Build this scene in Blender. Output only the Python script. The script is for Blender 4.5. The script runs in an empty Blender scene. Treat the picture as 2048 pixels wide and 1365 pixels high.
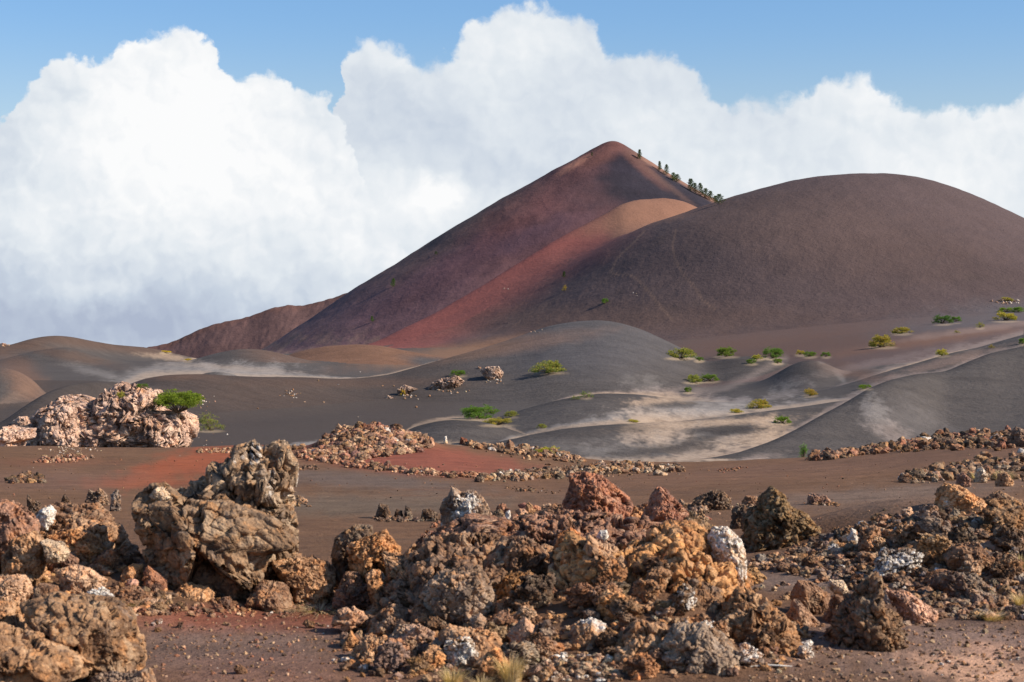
import bpy, bmesh, math, random, time
import numpy as np
from mathutils import Vector, Matrix, Euler
T0 = time.time()
sc = bpy.context.scene
COL = sc.collection
F = 3822.0        # focal length in photo pixels (2048 wide)
HY = 682.0        # horizon row
ZC = 1.7          # camera height above the near ground

# ------------------------------------------------------------------ noise
_rs = np.random.RandomState(7)
_P = np.concatenate([_rs.permutation(256)]*3).astype(np.int64)
_G = _rs.normal(size=(256,3)); _G /= np.linalg.norm(_G,axis=1)[:,None]
_G = _G.astype(np.float32)
def perlin(x, y, z):
    xi=np.floor(x).astype(np.int64); yi=np.floor(y).astype(np.int64); zi=np.floor(z).astype(np.int64)
    xf=(x-xi).astype(np.float32); yf=(y-yi).astype(np.float32); zf=(z-zi).astype(np.float32)
    xi&=255; yi&=255; zi&=255
    u=xf*xf*xf*(xf*(xf*6-15)+10); v=yf*yf*yf*(yf*(yf*6-15)+10); w=zf*zf*zf*(zf*(zf*6-15)+10)
    def g(dx,dy,dz):
        h=_P[_P[_P[xi+dx]+yi+dy]+zi+dz]
        gr=_G[h]
        return gr[...,0]*(xf-dx)+gr[...,1]*(yf-dy)+gr[...,2]*(zf-dz)
    a=g(0,0,0); a=a+u*(g(1,0,0)-a)
    b=g(0,1,0); b=b+u*(g(1,1,0)-b)
    a=a+v*(b-a)
    c=g(0,0,1); c=c+u*(g(1,0,1)-c)
    d=g(0,1,1); d=d+u*(g(1,1,1)-d)
    c=c+v*(d-c)
    return 1.6*(a+w*(c-a))
def fbm(x,y,z,o=4,lac=2.03,gain=0.5):
    s=0;a=1.0;n=0
    for i in range(o):
        s=s+a*perlin(x+17.3*i,y-9.1*i,z+4.7*i); n+=a; a*=gain; x=x*lac;y=y*lac;z=z*lac
    return s/n
def ridged(x,y,z,o=4,lac=2.1,gain=0.5):
    s=0;a=1.0;n=0
    for i in range(o):
        s=s+a*(1-2*np.abs(perlin(x+31.3*i,y-5.1*i,z+14.7*i))); n+=a; a*=gain; x=x*lac;y=y*lac;z=z*lac
    return s/n
def sstep(a,b,x):
    t=np.clip((x-a)/(b-a),0,1); return t*t*(3-2*t)

# ------------------------------------------------------------------ nodes helper
class NT:
    def __init__(s, tree, dim='3D'): s.dim=dim; s.t=tree; s.n=tree.nodes; s.l=tree.links
    def node(s, typ, **kw):
        n=s.n.new(typ)
        for k,v in kw.items(): setattr(n,k,v)
        return n
    def link(s,a,b): s.l.new(a,b)
    def put(s, sock, v):
        if isinstance(v,(int,float)): sock.default_value=v
        elif isinstance(v,(tuple,list)): sock.default_value=v
        else: s.l.new(v,sock)
    def math(s,op,a,b=None,c=None,clamp=False):
        n=s.n.new('ShaderNodeMath'); n.operation=op; n.use_clamp=clamp
        s.put(n.inputs[0],a)
        if b is not None: s.put(n.inputs[1],b)
        if c is not None: s.put(n.inputs[2],c)
        return n.outputs[0]
    def comb(s,x,y,z):
        n=s.n.new('ShaderNodeCombineXYZ')
        for i,v in enumerate((x,y,z)): s.put(n.inputs[i],v)
        return n.outputs[0]
    def vmath(s,op,a,b=None):
        n=s.n.new('ShaderNodeVectorMath'); n.operation=op
        s.put(n.inputs[0],a)
        if b is not None:
            if op=='SCALE': s.put(n.inputs['Scale'],b)
            else: s.put(n.inputs[1],b)
        return n.outputs[0]
    def noise(s,vec,scale,detail=4,rough=0.5,dist=0.0,lac=2.0,typ='FBM'):
        n=s.n.new('ShaderNodeTexNoise'); n.noise_dimensions=s.dim; n.noise_type=typ
        s.put(n.inputs['Vector'],vec); n.inputs['Scale'].default_value=scale
        n.inputs['Detail'].default_value=detail; n.inputs['Roughness'].default_value=rough
        n.inputs['Distortion'].default_value=dist; n.inputs['Lacunarity'].default_value=lac
        return n.outputs['Fac']
    def voro(s,vec,scale,feature='F1',smooth=0.5,detail=0,rough=0.5):
        n=s.n.new('ShaderNodeTexVoronoi'); n.voronoi_dimensions=s.dim; n.feature=feature
        s.put(n.inputs['Vector'],vec); n.inputs['Scale'].default_value=scale
        n.inputs['Detail'].default_value=detail; n.inputs['Roughness'].default_value=rough
        if feature=='SMOOTH_F1': n.inputs['Smoothness'].default_value=smooth
        return n.outputs['Distance']
    def mr(s,v,a,b,c=0.0,d=1.0,smooth=True):
        n=s.n.new('ShaderNodeMapRange'); n.interpolation_type='SMOOTHSTEP' if smooth else 'LINEAR'
        s.put(n.inputs['Value'],v); s.put(n.inputs['From Min'],a); s.put(n.inputs['From Max'],b)
        s.put(n.inputs['To Min'],c); s.put(n.inputs['To Max'],d)
        return n.outputs['Result']
    def mix(s,f,a,b,blend='MIX'):
        n=s.n.new('ShaderNodeMix'); n.data_type='RGBA'; n.blend_type=blend; n.clamp_factor=True
        s.put(n.inputs[0],f); s.put(n.inputs[6],a if not (isinstance(a,tuple) and len(a)==3) else a+(1,))
        s.put(n.inputs[7],b if not (isinstance(b,tuple) and len(b)==3) else b+(1,))
        return n.outputs[2]

# ------------------------------------------------------------------ camera
cam_d=bpy.data.cameras.new('camera'); cam=bpy.data.objects.new('camera',cam_d); COL.objects.link(cam)
cam.location=(0,0,ZC); cam.rotation_euler=(math.radians(90),0,0)
cam_d.sensor_width=36; cam_d.lens=36*F/2048.0
cam_d.shift_y=0.0
cam_d.clip_start=0.1; cam_d.clip_end=20000
cam_d.dof.use_dof=True; cam_d.dof.focus_distance=75.0; cam_d.dof.aperture_fstop=8.5
sc.camera=cam

# ------------------------------------------------------------------ light
SUN_AZ=math.radians(104)   # clockwise from the view direction (+Y): to the right and behind
SUN_EL=math.radians(33)
sd=bpy.data.lights.new('sun','SUN'); so=bpy.data.objects.new('sun',sd); COL.objects.link(so)
sd.energy=4.9; sd.angle=math.radians(0.53); sd.color=(1.0,0.915,0.79)
sdir=Vector((math.sin(SUN_AZ)*math.cos(SUN_EL), math.cos(SUN_AZ)*math.cos(SUN_EL), math.sin(SUN_EL)))
so.rotation_euler=sdir.to_track_quat('Z','Y').to_euler(); so.location=(60,-60,80)

# ------------------------------------------------------------------ world: Nishita sky with cumulus banks
w=bpy.data.worlds.new('World'); sc.world=w; w.use_nodes=True
t=NT(w.node_tree,'2D'); t.n.clear(); w.cycles.sampling_method='MANUAL'; w.cycles.sample_map_resolution=256
sky=t.node('ShaderNodeTexSky',sky_type='NISHITA'); sky.sun_disc=False
sky.sun_elevation=SUN_EL; sky.sun_rotation=SUN_AZ; sky.altitude=100; sky.air_density=1.0; sky.dust_density=0.6; sky.ozone_density=1.5
tc=t.node('ShaderNodeTexCoord')
sep=t.node('ShaderNodeSeparateXYZ'); t.link(tc.outputs['Generated'],sep.inputs[0])
X,Y,Z=sep.outputs
az=t.math('ARCTAN2',X,Y)
hor=t.math('SQRT',t.math('ADD',t.math('MULTIPLY',X,X),t.math('MULTIPLY',Y,Y)))
elv=t.math('DIVIDE',Z,t.math('MAXIMUM',hor,0.02))
K=0.01                                   # unit of the cloud coordinates, radians
U0=t.math('DIVIDE',az,K); V0=t.math('DIVIDE',elv,K)
def UX(px): return math.atan((px-1024)/F)/K
def VY(row): return (HY-row)/F/K
P0=t.comb(U0,V0,0.0)
# domain warp: fine curls on the rims
def nvec(vec,scale,amp,detail=3,off=0.0):
    a=t.noise(t.vmath('ADD',vec,(off,3.1,0.0)),scale,detail,0.55); b=t.noise(t.vmath('ADD',vec,(off+41.7,-8.3,0.0)),scale,detail,0.55)
    return t.comb(t.math('MULTIPLY',t.math('SUBTRACT',a,0.5),amp),t.math('MULTIPLY',t.math('SUBTRACT',b,0.5),amp),0.0)
PW=t.vmath('ADD',P0,nvec(P0,0.6,1.7,5))
sp=t.node('ShaderNodeSeparateXYZ'); t.link(PW,sp.inputs[0]); U,V=sp.outputs[0],sp.outputs[1]
def curve(pts, u):
    # float curve: u in cloud units -> top elevation in cloud units
    n=t.node('ShaderNodeFloatCurve'); u0,u1=-40.0,40.0; v0,v1=-6.0,20.0
    c=n.mapping.curves[0]
    xs=[((UX(x)-u0)/(u1-u0),(VY(r)-v0)/(v1-v0)) for x,r in pts]
    c.points[0].location=xs[0]; c.points[1].location=xs[-1]
    for q in xs[1:-1]: c.points.new(*q)
    for p in c.points: p.handle_type='AUTO_CLAMPED'
    n.mapping.use_clip=False; n.mapping.update()
    f=t.math('DIVIDE',t.math('SUBTRACT',u,u0),u1-u0,clamp=True)
    t.put(n.inputs['Value'],f)
    return t.math('ADD',t.math('MULTIPLY',n.outputs[0],v1-v0),v0)
def puffs(vec):
    a=t.voro(vec,0.38,'SMOOTH_F1',0.25); b=t.voro(t.vmath('ADD',vec,(5.0,9.0,0.0)),1.15,'SMOOTH_F1',0.35); c=t.voro(vec,2.9,'SMOOTH_F1',0.4)
    s=t.math('ADD',t.math('MULTIPLY',a,1.0),t.math('ADD',t.math('MULTIPLY',b,0.5),t.math('MULTIPLY',c,0.12)))
    return t.math('SUBTRACT',0.75,s)    # >0 on the heads of the puffs
pf=puffs(PW)
wisp=t.math('SUBTRACT',t.noise(PW,0.9,7,0.62),0.5)
topA=curve([(-900,330),(-500,260),(-250,330),(-60,300),(0,262),(30,215),(75,175),(110,140),(150,130),(200,128),(235,112),(260,92),(300,80),(350,66),(405,72),(430,100),(460,142),(500,146),(530,145),(570,160),(600,180),(640,190),(680,235),(710,300),(760,420),(900,560),(1100,640),(3000,640)],U)
topB=curve([(-900,420),(300,420),(560,420),(640,330),(672,250),(690,150),(700,90),(735,78),(780,84),(820,112),(870,130),(905,100),(940,50),(975,14),(1040,2),(1100,6),(1150,30),(1190,52),(1212,92),(1260,110),(1310,100),(1370,125),(1420,175),(1480,210),(1540,210),(1580,195),(1630,172),(1680,152),(1730,155),(1765,185),(1830,212),(1900,228),(1960,222),(2010,210),(2060,190),(2250,160),(2500,260),(3000,200)],U)
def mask(top,ampP,ampW,soft):
    d=t.math('ADD',t.math('SUBTRACT',top,V),t.math('ADD',t.math('MULTIPLY',pf,ampP),t.math('MULTIPLY',wisp,ampW)))
    return d,t.mr(d,-0.06,soft)
dA,mA=mask(topA,0.55,0.6,0.38)
dB,mB=mask(topB,0.52,0.8,0.75)
def blob(x,r,rx,ry,vec=None):
    du=t.math('DIVIDE',t.math('SUBTRACT',U,UX(x)),rx/F/K); dv=t.math('DIVIDE',t.math('SUBTRACT',V,VY(r)),ry/F/K)
    return t.math('EXPONENT',t.math('MULTIPLY',t.math('ADD',t.math('MULTIPLY',du,du),t.math('MULTIPLY',dv,dv)),-1.0))
def addall(l):
    r=l[0]
    for q in l[1:]: r=t.math('ADD',r,q)
    return r
M=lambda a,b: t.math('MULTIPLY',a,b)
# self shading of the heaps: puff relief against the same relief shifted towards the sun
off=(0.42,0.40,0.0)
pf2=puffs(t.vmath('ADD',PW,off))
emb=t.math('SUBTRACT',pf,pf2)
bn=t.noise(P0,0.10,5,0.55); bn2=t.noise(t.vmath('ADD',P0,(13.0,7.0,0.0)),0.28,6,0.6)
var=t.math('ADD',M(t.math('SUBTRACT',bn,0.5),0.42),M(t.math('SUBTRACT',bn2,0.5),0.10))
shA=addall([0.86,M(blob(300,330,300,210),0.15),M(blob(40,230,90,120),-0.10),M(blob(140,190,26,34),-0.16),M(blob(0,650,460,110),-0.42),M(blob(420,640,300,90),-0.24),M(blob(0,330,60,120),-0.10),M(blob(190,590,90,36),0.20),M(blob(430,490,170,60),-0.10),M(blob(360,90,80,30),0.05),var,M(emb,0.14)])
shB=addall([0.77,M(blob(1080,70,150,80),0.13),M(blob(1720,200,110,70),0.10),M(blob(760,110,80,40),0.10),M(blob(860,260,170,80),-0.13),M(blob(960,340,80,50),-0.12),M(blob(880,390,50,34),0.34),M(blob(770,430,110,70),0.12),M(blob(1250,230,400,60),0.05),M(blob(1900,380,300,90),0.13),M(blob(760,560,260,120),-0.05),var,M(emb,0.10)])
def ccol(sh):
    r=t.node('ShaderNodeValToRGB'); e=r.color_ramp.elements
    e[0].position=0.35; e[0].color=(0.42,0.48,0.61,1); e[1].position=1.0; e[1].color=(0.96,0.965,0.97,1)
    q=e.new(0.60); q.color=(0.57,0.64,0.74,1); q=e.new(0.80); q.color=(0.76,0.81,0.86,1)
    t.put(r.inputs[0],sh); return r.outputs[0]
bg1=t.node('ShaderNodeBackground'); 
hz=t.mr(V0,VY(300),VY(0))
tint=t.mix(hz,(0.92,0.93,0.99),(0.68,0.87,1.08))
skc=t.mix(1.0,sky.outputs[0],tint,'MULTIPLY')
t.put(bg1.inputs[0],skc); bg1.inputs[1].default_value=0.109
EMIT=0.785
bgB=t.node('ShaderNodeBackground'); t.put(bgB.inputs[0],ccol(shB)); bgB.inputs[1].default_value=EMIT
bgA=t.node('ShaderNodeBackground'); t.put(bgA.inputs[0],ccol(shA)); bgA.inputs[1].default_value=EMIT
m1=t.node('ShaderNodeMixShader'); t.put(m1.inputs[0],mB); t.link(bg1.outputs[0],m1.inputs[1]); t.link(bgB.outputs[0],m1.inputs[2])
m2=t.node('ShaderNodeMixShader'); t.put(m2.inputs[0],mA); t.link(m1.outputs[0],m2.inputs[1]); t.link(bgA.outputs[0],m2.inputs[2])
# below the horizon: dull land-coloured light
bgL=t.node('ShaderNodeBackground'); bgL.inputs[0].default_value=(0.42,0.36,0.33,1); bgL.inputs[1].default_value=0.35
m3=t.node('ShaderNodeMixShader'); t.put(m3.inputs[0],t.mr(Z,-0.03,-0.06)); t.link(m2.outputs[0],m3.inputs[1]); t.link(bgL.outputs[0],m3.inputs[2])
out=t.node('ShaderNodeOutputWorld'); t.link(m3.outputs[0],out.inputs[0])
sc.view_settings.view_transform='Standard'; sc.view_settings.look='None'; sc.view_settings.exposure=0.36; sc.view_settings.gamma=1.0
sc.cycles.use_denoising=True
sc.cycles.max_bounces=4; sc.cycles.diffuse_bounces=2; sc.cycles.glossy_bounces=1; sc.cycles.transparent_max_bounces=4
# ------------------------------------------------------------------ terrain
XT=np.arange(-2500,4600,5.0)
def table(pts,smooth=14.0):
    p=sorted(pts); xs=[a for a,_ in p]; ys=[b for _,b in p]
    v=np.interp(XT,xs,ys)
    # continue the end slopes
    sl=(ys[1]-ys[0])/(xs[1]-xs[0]); v=np.where(XT<xs[0],ys[0]+sl*(XT-xs[0]),v)
    sr=(ys[-1]-ys[-2])/(xs[-1]-xs[-2]); v=np.where(XT>xs[-1],ys[-1]+sr*(XT-xs[-1]),v)
    k=np.exp(-0.5*(np.arange(-60,61)*5.0/smooth)**2); k/=k.sum()
    return np.convolve(np.pad(v,60,mode='edge'),k,mode='valid')
def lin(pts):
    p=sorted(pts); v=np.interp(XT,[a for a,_ in p],[b for _,b in p]); k=np.exp(-0.5*(np.arange(-60,61)*5.0/75)**2); k/=k.sum()
    v=np.convolve(np.pad(v,60,mode='edge'),k,mode='valid'); return lambda x: np.interp(x,XT,v)
OFF=44; U0_,DU=-0.37,0.74/1059
uu=np.concatenate([np.linspace(-2.6,-0.37,OFF,endpoint=False),np.linspace(-0.37,0.37,1060),np.linspace(0.37,2.6,OFF+1)[1:]])
NU=len(uu)
dd=np.concatenate([np.geomspace(0.6,2.0,12,endpoint=False),np.geomspace(2.0,80,560,endpoint=False),np.geomspace(80,1300,820,endpoint=False),np.geomspace(1300,3000,20)])
ND=len(dd)
Ug,Dg=np.meshgrid(uu,dd)          # [ND,NU]
Xp=1024+F*Ug                       # photo column of every sample
Xw=Ug*Dg
_bd=[.5,5,9.5,12,15,20,28,40,60,70,85,110,150,200,230,260,320,380,450,700,1000,3000]
_bl=[-1.62,-1.68,-1.70,-1.70,-1.80,-2.02,-2.42,-2.95,-3.45,-3.9,-5.2,-6.0,-6.5,-6.0,-4.6,-3.9,-3.0,-3.8,-5.0,-9,-14,-90]
_bm=[-1.62,-1.68,-1.70,-1.70,-1.80,-2.02,-2.42,-2.98,-3.9,-4.4,-5.9,-6.6,-6.7,-6.4,-5.8,-5.4,-5.0,-5.0,-5.0,-7,-12,-90]
_br=[-1.62,-1.68,-1.70,-1.72,-1.76,-1.88,-2.15,-2.72,-3.75,-4.4,-5.2,-5.0,-3.8,-1.6,-0.2,1.2,3.4,4.0,4.0,0.0,-6,-90]
ld=np.log(_bd)
def bas(tab): 
    f=np.log(Dg)
    v=np.interp(f[:,0],ld,tab); k=np.exp(-0.5*(np.arange(-40,41)/13.0)**2); k/=k.sum()
    return np.convolve(np.pad(v,40,mode='edge'),k,mode='valid')
wl=np.clip((Xp-1024)/1024,-1.4,1.4)
BL,BM,BR=[bas(q)[:,None] for q in (_bl,_bm,_br)]
base=np.where(wl<0,BM+(BL-BM)*sstep(0,1,-wl),BM+(BR-BM)*sstep(0.05,1,wl))
H=base.copy(); LAY=np.zeros(H.shape,np.int16)
def smax(a,b,k):
    h=np.maximum(k-np.abs(a-b),0)/k
    return np.maximum(a,b)+h*h*k*0.25
def addlayer(z,k,idx):
    global H,LAY
    LAY=np.where(z>H,idx,LAY); H=smax(H,z,k)
CREST={}
def ridge(idx,pts,D,sf,sb,w,k,smooth=14.0):
    tb=table(pts,smooth); row=np.interp(Xp,XT,tb)
    Dc=D(Xp) if callable(D) else D
    CREST[idx]=(row,Dc)
    de=Dg-Dc
    z=np.clip(Dg,Dc*0.6,Dc*1.25)*(HY-row)/F-np.where(de<0,sf,sb)*(np.sqrt(de*de+w*w)-w)
    addlayer(z,k,idx)
def revolve(idx,pts,xa,D,k,front=1.0,smooth=14.0,w=0.0,mod=None):
    tb=table(pts,smooth)
    ua=(xa-1024)/F
    dx=Xw-ua*D; dy=(Dg-D)*front
    r=np.sqrt(dx*dx+dy*dy)+1e-6
    if mod is not None: r=r*mod(dx,dy)
    zl=D*(HY-np.interp(xa-r*F/D,XT,tb))/F; zr=D*(HY-np.interp(xa+r*F/D,XT,tb))/F
    c=0.5-0.5*np.clip(dx/r,-1,1)
    c=c*c*(3-2*c)
    addlayer(zl*c+zr*(1-c),k,idx)
# layer ids: 0 ground, 1 rough ridge, 2 cone, 3 red ridge, 4 dark hill, 5.. dunes
ridge(1,[(120,760),(250,706),(290,695),(340,685),(380,668),(430,648),(500,632),(540,617),(580,609),(600,612),(650,601),(690,587),(740,575),(1000,560)],1040,0.55,0.6,4,6,8)
revolve(2,[(200,880),(400,775),(540,694),(620,644),(700,588),(750,556),(790,533),(830,508),(870,480),(910,455),(950,432),(1000,402),(1050,375),(1100,346),(1150,320),(1180,303),(1200,292),(1219,285),(1233,285),(1252,294),(1280,313),(1320,339),(1360,364),(1400,388),(1430,402),(1500,445),(1700,570),(1900,690),(2100,800)],1227,900,8,1.0,4)
ridge(3,[(500,860),(640,775),(760,695),(800,671),(900,612),(1000,549),(1100,486),(1150,459),(1210,427),(1245,407),(1280,399),(1330,396),(1370,402),(1395,414),(1500,480),(1700,620)],lin([(600,585),(760,610),(1000,665),(1245,720),(1400,745)]),0.34,0.55,5,5,9)
revolve(4,[(200,780),(500,748),(760,715),(900,676),(1000,625),(1100,565),(1160,522),(1230,480),(1290,452),(1350,432),(1400,415),(1440,401),(1500,384),(1560,367),(1620,356),(1680,351),(1740,348),(1790,349),(1840,358),(1900,376),(1960,402),(2048,447),(2150,500),(2300,560),(2500,620),(2900,700)],1750,640,16,1.0,16)
# dunes
ridge(5,[(-400,800),(-100,712),(0,694),(30,687),(60,677),(100,671),(140,673),(180,681),(230,690),(290,694),(330,701),(380,716),(450,740)],lin([(0,330),(400,420)]),0.20,0.30,6,2.5)
ridge(11,[(-300,680),(-100,684),(0,686),(30,690),(60,700),(200,760)],380,0.20,0.30,6,2.5)
ridge(6,[(-200,790),(-60,748),(0,722),(60,703),(130,693),(170,702),(210,717),(250,730),(330,770)],lin([(0,290),(300,310)]),0.20,0.5,4,1.5)
ridge(19,[(-300,760),(-80,738),(0,733),(40,742),(75,765),(100,798),(130,850)],200,0.22,0.4,4,1.2)
ridge(20,[(330,800),(360,765),(400,748),(430,742),(470,748),(520,772),(580,820)],215,0.2,0.3,4,1.)
ridge(7,[(300,770),(360,738),(390,722),(430,706),(480,697),(520,698),(560,706),(620,724),(700,750)],340,0.20,0.30,6,2.2)
ridge(8,[(500,740),(570,712),(600,702),(650,692),(710,688),(760,690),(820,703),(880,713),(930,722),(1000,750)],365,0.20,0.30,6,2.0)
ridge(9,[(-200,930),(-60,890),(0,855),(40,818),(90,786),(130,771),(180,763),(230,763),(270,768),(330,790),(420,830)],lin([(0,125),(300,170)]),0.26,0.32,5,2.0)
ridge(10,[(140,830),(230,780),(290,756),(340,749),(400,748),(460,752),(520,754),(560,753),(610,754),(660,757),(720,757),(780,749),(850,729),(920,709),(990,689),(1050,668),(1100,651),(1150,643),(1200,640),(1240,645),(1290,661),(1340,685),(1380,704),(1430,735),(1520,790),(1650,870)],lin([(200,175),(500,190),(800,215),(1100,235),(1300,235),(1500,220)]),0.17,0.40,7,1.8)
ridge(12,[(1480,800),(1530,765),(1570,735),(1600,722),(1625,718),(1650,724),(1680,745),(1710,775),(1750,820)],195,0.16,0.30,5,1.5)
ridge(13,[(1330,790),(1380,752),(1420,728),(1460,715),(1500,712),(1540,716),(1570,730),(1620,770)],225,0.16,0.30,5,1.5)
ridge(14,[(900,900),(940,862),(1000,834),(1060,815),(1130,797),(1200,787),(1270,789),(1340,796),(1420,806),(1500,812),(1600,806),(1680,783),(1740,757),(1800,736),(1850,722),(1900,706),(1960,694),(2048,668),(2300,600)],lin([(900,140),(1300,150),(1700,165),(2048,190)]),0.13,0.16,4,1.5)
ridge(15,[(740,930),(790,872),(830,852),(880,840),(930,837),(980,845),(1020,857),(1070,875),(1150,915)],112,0.22,0.25,3,1.0)
ridge(16,[(900,960),(960,905),(1010,882),(1060,869),(1130,856),(1200,850),(1280,846),(1340,843),(1400,838),(1460,832),(1520,824),(1600,814),(1700,800)],lin([(900,98),(1400,116),(1700,130)]),0.13,0.12,3,1.0)
ridge(17,[(1250,965),(1370,938),(1400,930),(1480,910),(1540,885),(1590,860),(1640,831),(1690,805),(1740,775),(1780,759),(1830,748),(1890,744),(1940,722),(1980,706),(2048,692),(2200,660),(2400,640)],lin([(1370,78),(1600,98),(1800,118),(2048,140)]),0.19,0.34,4,1.2,10)
# edge of the near plain and the low rubble bank
ridge(0,[(-300,905),(0,901),(100,899),(200,903),(300,901),(370,898),(420,894),(500,890),(600,892),(700,888),(860,884),(960,896),(1060,906),(1100,912),(1160,921),(1250,936),(1350,943),(1430,938),(1500,931),(1560,925),(1640,917),(1700,911),(1760,904),(1850,888),(1950,878),(2048,872),(2300,860)],lin([(0,64),(1000,62),(1350,66),(2048,60)]),0.045,0.22,3,0.6)
CREST['edge']=CREST[0]
ridge(18,[(560,935),(600,908),(640,884),(690,858),(740,851),(790,858),(840,874),(870,890),(920,925)],58,0.30,0.30,1.5,0.4,8)
# heaps of stone the near rocks lie on
GX,GY=Xw,Dg
def heap(x,y,rx,ry,h,idx=0):
    global H
    q=((GX-x)/rx)**2+((GY-y)/ry)**2
    H=H+h*np.exp(-q*1.2)
def px2x(x,d): return (x-1024)/F*d
heap(px2x(1150,11.2),11.4,0.9,1.3,0.26)
heap(px2x(1350,11.0),11.2,0.5,1.4,0.20)
heap(px2x(150,12),12.5,1.0,1.6,0.28)
heap(px2x(1900,15),16.2,1.25,2.6,0.46)
heap(px2x(1180,17),17.5,1.2,2.2,0.18)
# fine relief
near=1-sstep(40,110,Dg)
H=H+near*(0.034*fbm(Xw*1.1,Dg*1.1,0*Xw,4)+0.05*fbm(Xw*0.25,Dg*0.25,0*Xw+9,2)*sstep(9,20,Dg))
mid=sstep(70,120,Dg)
H=H+mid*(0.10*fbm(Xw*0.06,Dg*0.06,0*Xw+3,3))
rough=np.where(LAY==1,1.0,0.0)
H=H+rough*(0.25*ridged(Xw*0.13,Dg*0.07,0*Xw,5)+0.7*fbm(Xw*0.06,Dg*0.06,0*Xw,4)+0.45*fbm(Xw*0.3,Dg*0.2,0*Xw,3))
conew=(LAY==2)*1.0
H=H+conew*(0.9*ridged(Xw*0.02,Dg*0.02,0*Xw,3)+0.35*fbm(Xw*0.12,Dg*0.12,0*Xw,3))
H=H+(LAY==4)*(0.30*fbm(Xw*0.12,Dg*0.12,0*Xw+2,4))
H=H+(LAY==3)*0.35*fbm(Xw*0.08,Dg*0.08,0*Xw,3)
Rp=HY-F*H/Dg                        # photo row of every sample
print('terrain',time.time()-T0)
def ground_at(xpx,rowpx,dmin=5.0,dmax=1200.0):
    """first point of the land seen through a pixel -> (x,y,z)"""
    j=OFF+int(round(((xpx-1024)/F-U0_)/DU)); j=min(max(j,0),NU-1)
    col=Rp[:,j]
    i0=int(np.searchsorted(dd,dmin))
    for i in range(i0,ND-1):
        if col[i]<=rowpx and dd[i]<=dmax:
            d=dd[i]
            if i>i0 and col[i-1]>rowpx:
                f=(col[i-1]-rowpx)/(col[i-1]-col[i]+1e-9); d=dd[i-1]+f*(dd[i]-dd[i-1])
            zz=np.interp(d,dd,H[:,j])
            return ((xpx-1024)/F*d,float(d),float(zz)+ZC)
    return None
def ground_z(x,y):
    u=x/y; j=OFF+(u-U0_)/DU; j0=int(min(max(math.floor(j),0),NU-2)); f=min(max(j-j0,0),1)
    a=np.interp(y,dd,H[:,j0]); b=np.interp(y,dd,H[:,j0+1])
    return float(a+(b-a)*f)+ZC

# ---- soil colour (albedo) of every sample
def c3(*a): return np.array(a,float)
def S(r,g,b,k=1.0): 
    f=lambda c: ((c/255+0.055)/1.055)**2.4
    return np.array([f(r),f(g),f(b)])*k
ALB=0.83
Cc=np.zeros(H.shape+(3,)); Cc[:]=S(112,84,70,ALB)
def lerp(mask,col):
    global Cc
    m=np.clip(mask,0,1)[...,None]; Cc=Cc*(1-m)+col*m
nz1=fbm(Xp*0.008,Rp*0.02,0*Xp,4); nz2=fbm(Xp*0.03,Rp*0.06,0*Xp+5,4); nz3=fbm(Xw*0.02,Dg*0.02,0*Xp+11,4)
GREY=S(92,84,79,ALB); DARK=S(71,64,60,ALB); PALE=S(166,156,148,ALB); WARM=S(200,170,142,ALB); BRN=S(106,82,68,ALB); ORG=S(160,112,84,ALB)
valley=(LAY>=5)&(LAY!=18)|((LAY==0)&(Dg>72))
lerp(valley*1.0,GREY)
grv=fbm(Xw*3.1,Dg*0.9,0*Xw+15,3); fine=fbm(Xw*0.9,Dg*0.35,0*Xw+1,3); streak=fbm(Xw*0.12,Dg*0.30,0*Xw+6,3)
lerp(valley*sstep(0.0,0.5,streak)*0.35,DARK); lerp(((LAY==0)&(Dg>200))*sstep(1200,1500,Xp),S(108,88,82,ALB))
def el(x,r,rx,ry,ang=0.0,soft=1.0,nz=0.35,dmin=0,dmax=1e9):
    a=math.radians(ang); dx=Xp-x; dy=Rp-r
    p=(dx*math.cos(a)+dy*math.sin(a))/rx; q=(-dx*math.sin(a)+dy*math.cos(a))/ry
    e=np.sqrt(p*p+q*q)+nz*nz2+nz*0.6*nz1+nz*(0.5*fine+0.75*grv)*(dmin>0)
    return (1-sstep(1-0.6*soft,1+0.6*soft,e))*((Dg>dmin)&(Dg<dmax))
# far hills
L=LAY
lerp((L==1)*1.0,S(118,88,82,ALB)); lerp((L==1)*(1-sstep(2,14,Rp-np.interp(Xp,[340,430,540,600,700],[685,648,617,612,583])+8*nz2))*0.7,S(128,88,72,ALB))
lerp((L==1)*sstep(0.1,0.5,ridged(Xw*0.05,Dg*0.01,0*Xw,3))*0.35,S(96,76,74,ALB))
# cone: dark left flank, red-purple body, blue-black shoulder, ochre crown
m2=(L==2)*1.0
lerp(m2,S(116,80,78,ALB))
sil=np.interp(Xp,[540,700,870,1000,1100,1227],[694,588,480,402,346,288])    # left outline
dist=(Rp-sil)
lerp(m2*(1-sstep(20,75,dist+26*nz1+12*nz2))*sstep(1150,1000,Xp),S(104,84,78,ALB))
lerp(m2*0.75*sstep(480,640,Rp+40*nz1)*(Xp<1100),S(118,90,92,ALB))
lerp(m2*el(930,520,140,38,-30,1.2,0.5)*0.5,S(98,72,80,ALB)); lerp(m2*el(1060,480,70,26,-20,1.2,0.6)*0.55,S(88,68,78,ALB)); lerp(m2*el(1150,440,60,24,-10,1.2,0.6)*0.5,S(92,70,78,ALB))
lerp(m2*el(1040,420,110,30,-30,1.0,0.5)*0.5,S(122,78,74,ALB))
lerp(m2*el(1335,388,150,66,30,0.6,0.25),S(48,45,54,ALB)); lerp(m2*el(1268,350,62,48,10,0.8,0.3)*0.9,S(54,48,56,ALB)); lerp(m2*el(1290,395,170,46,6,0.9,0.3)*0.6,S(60,54,60,ALB))
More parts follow.
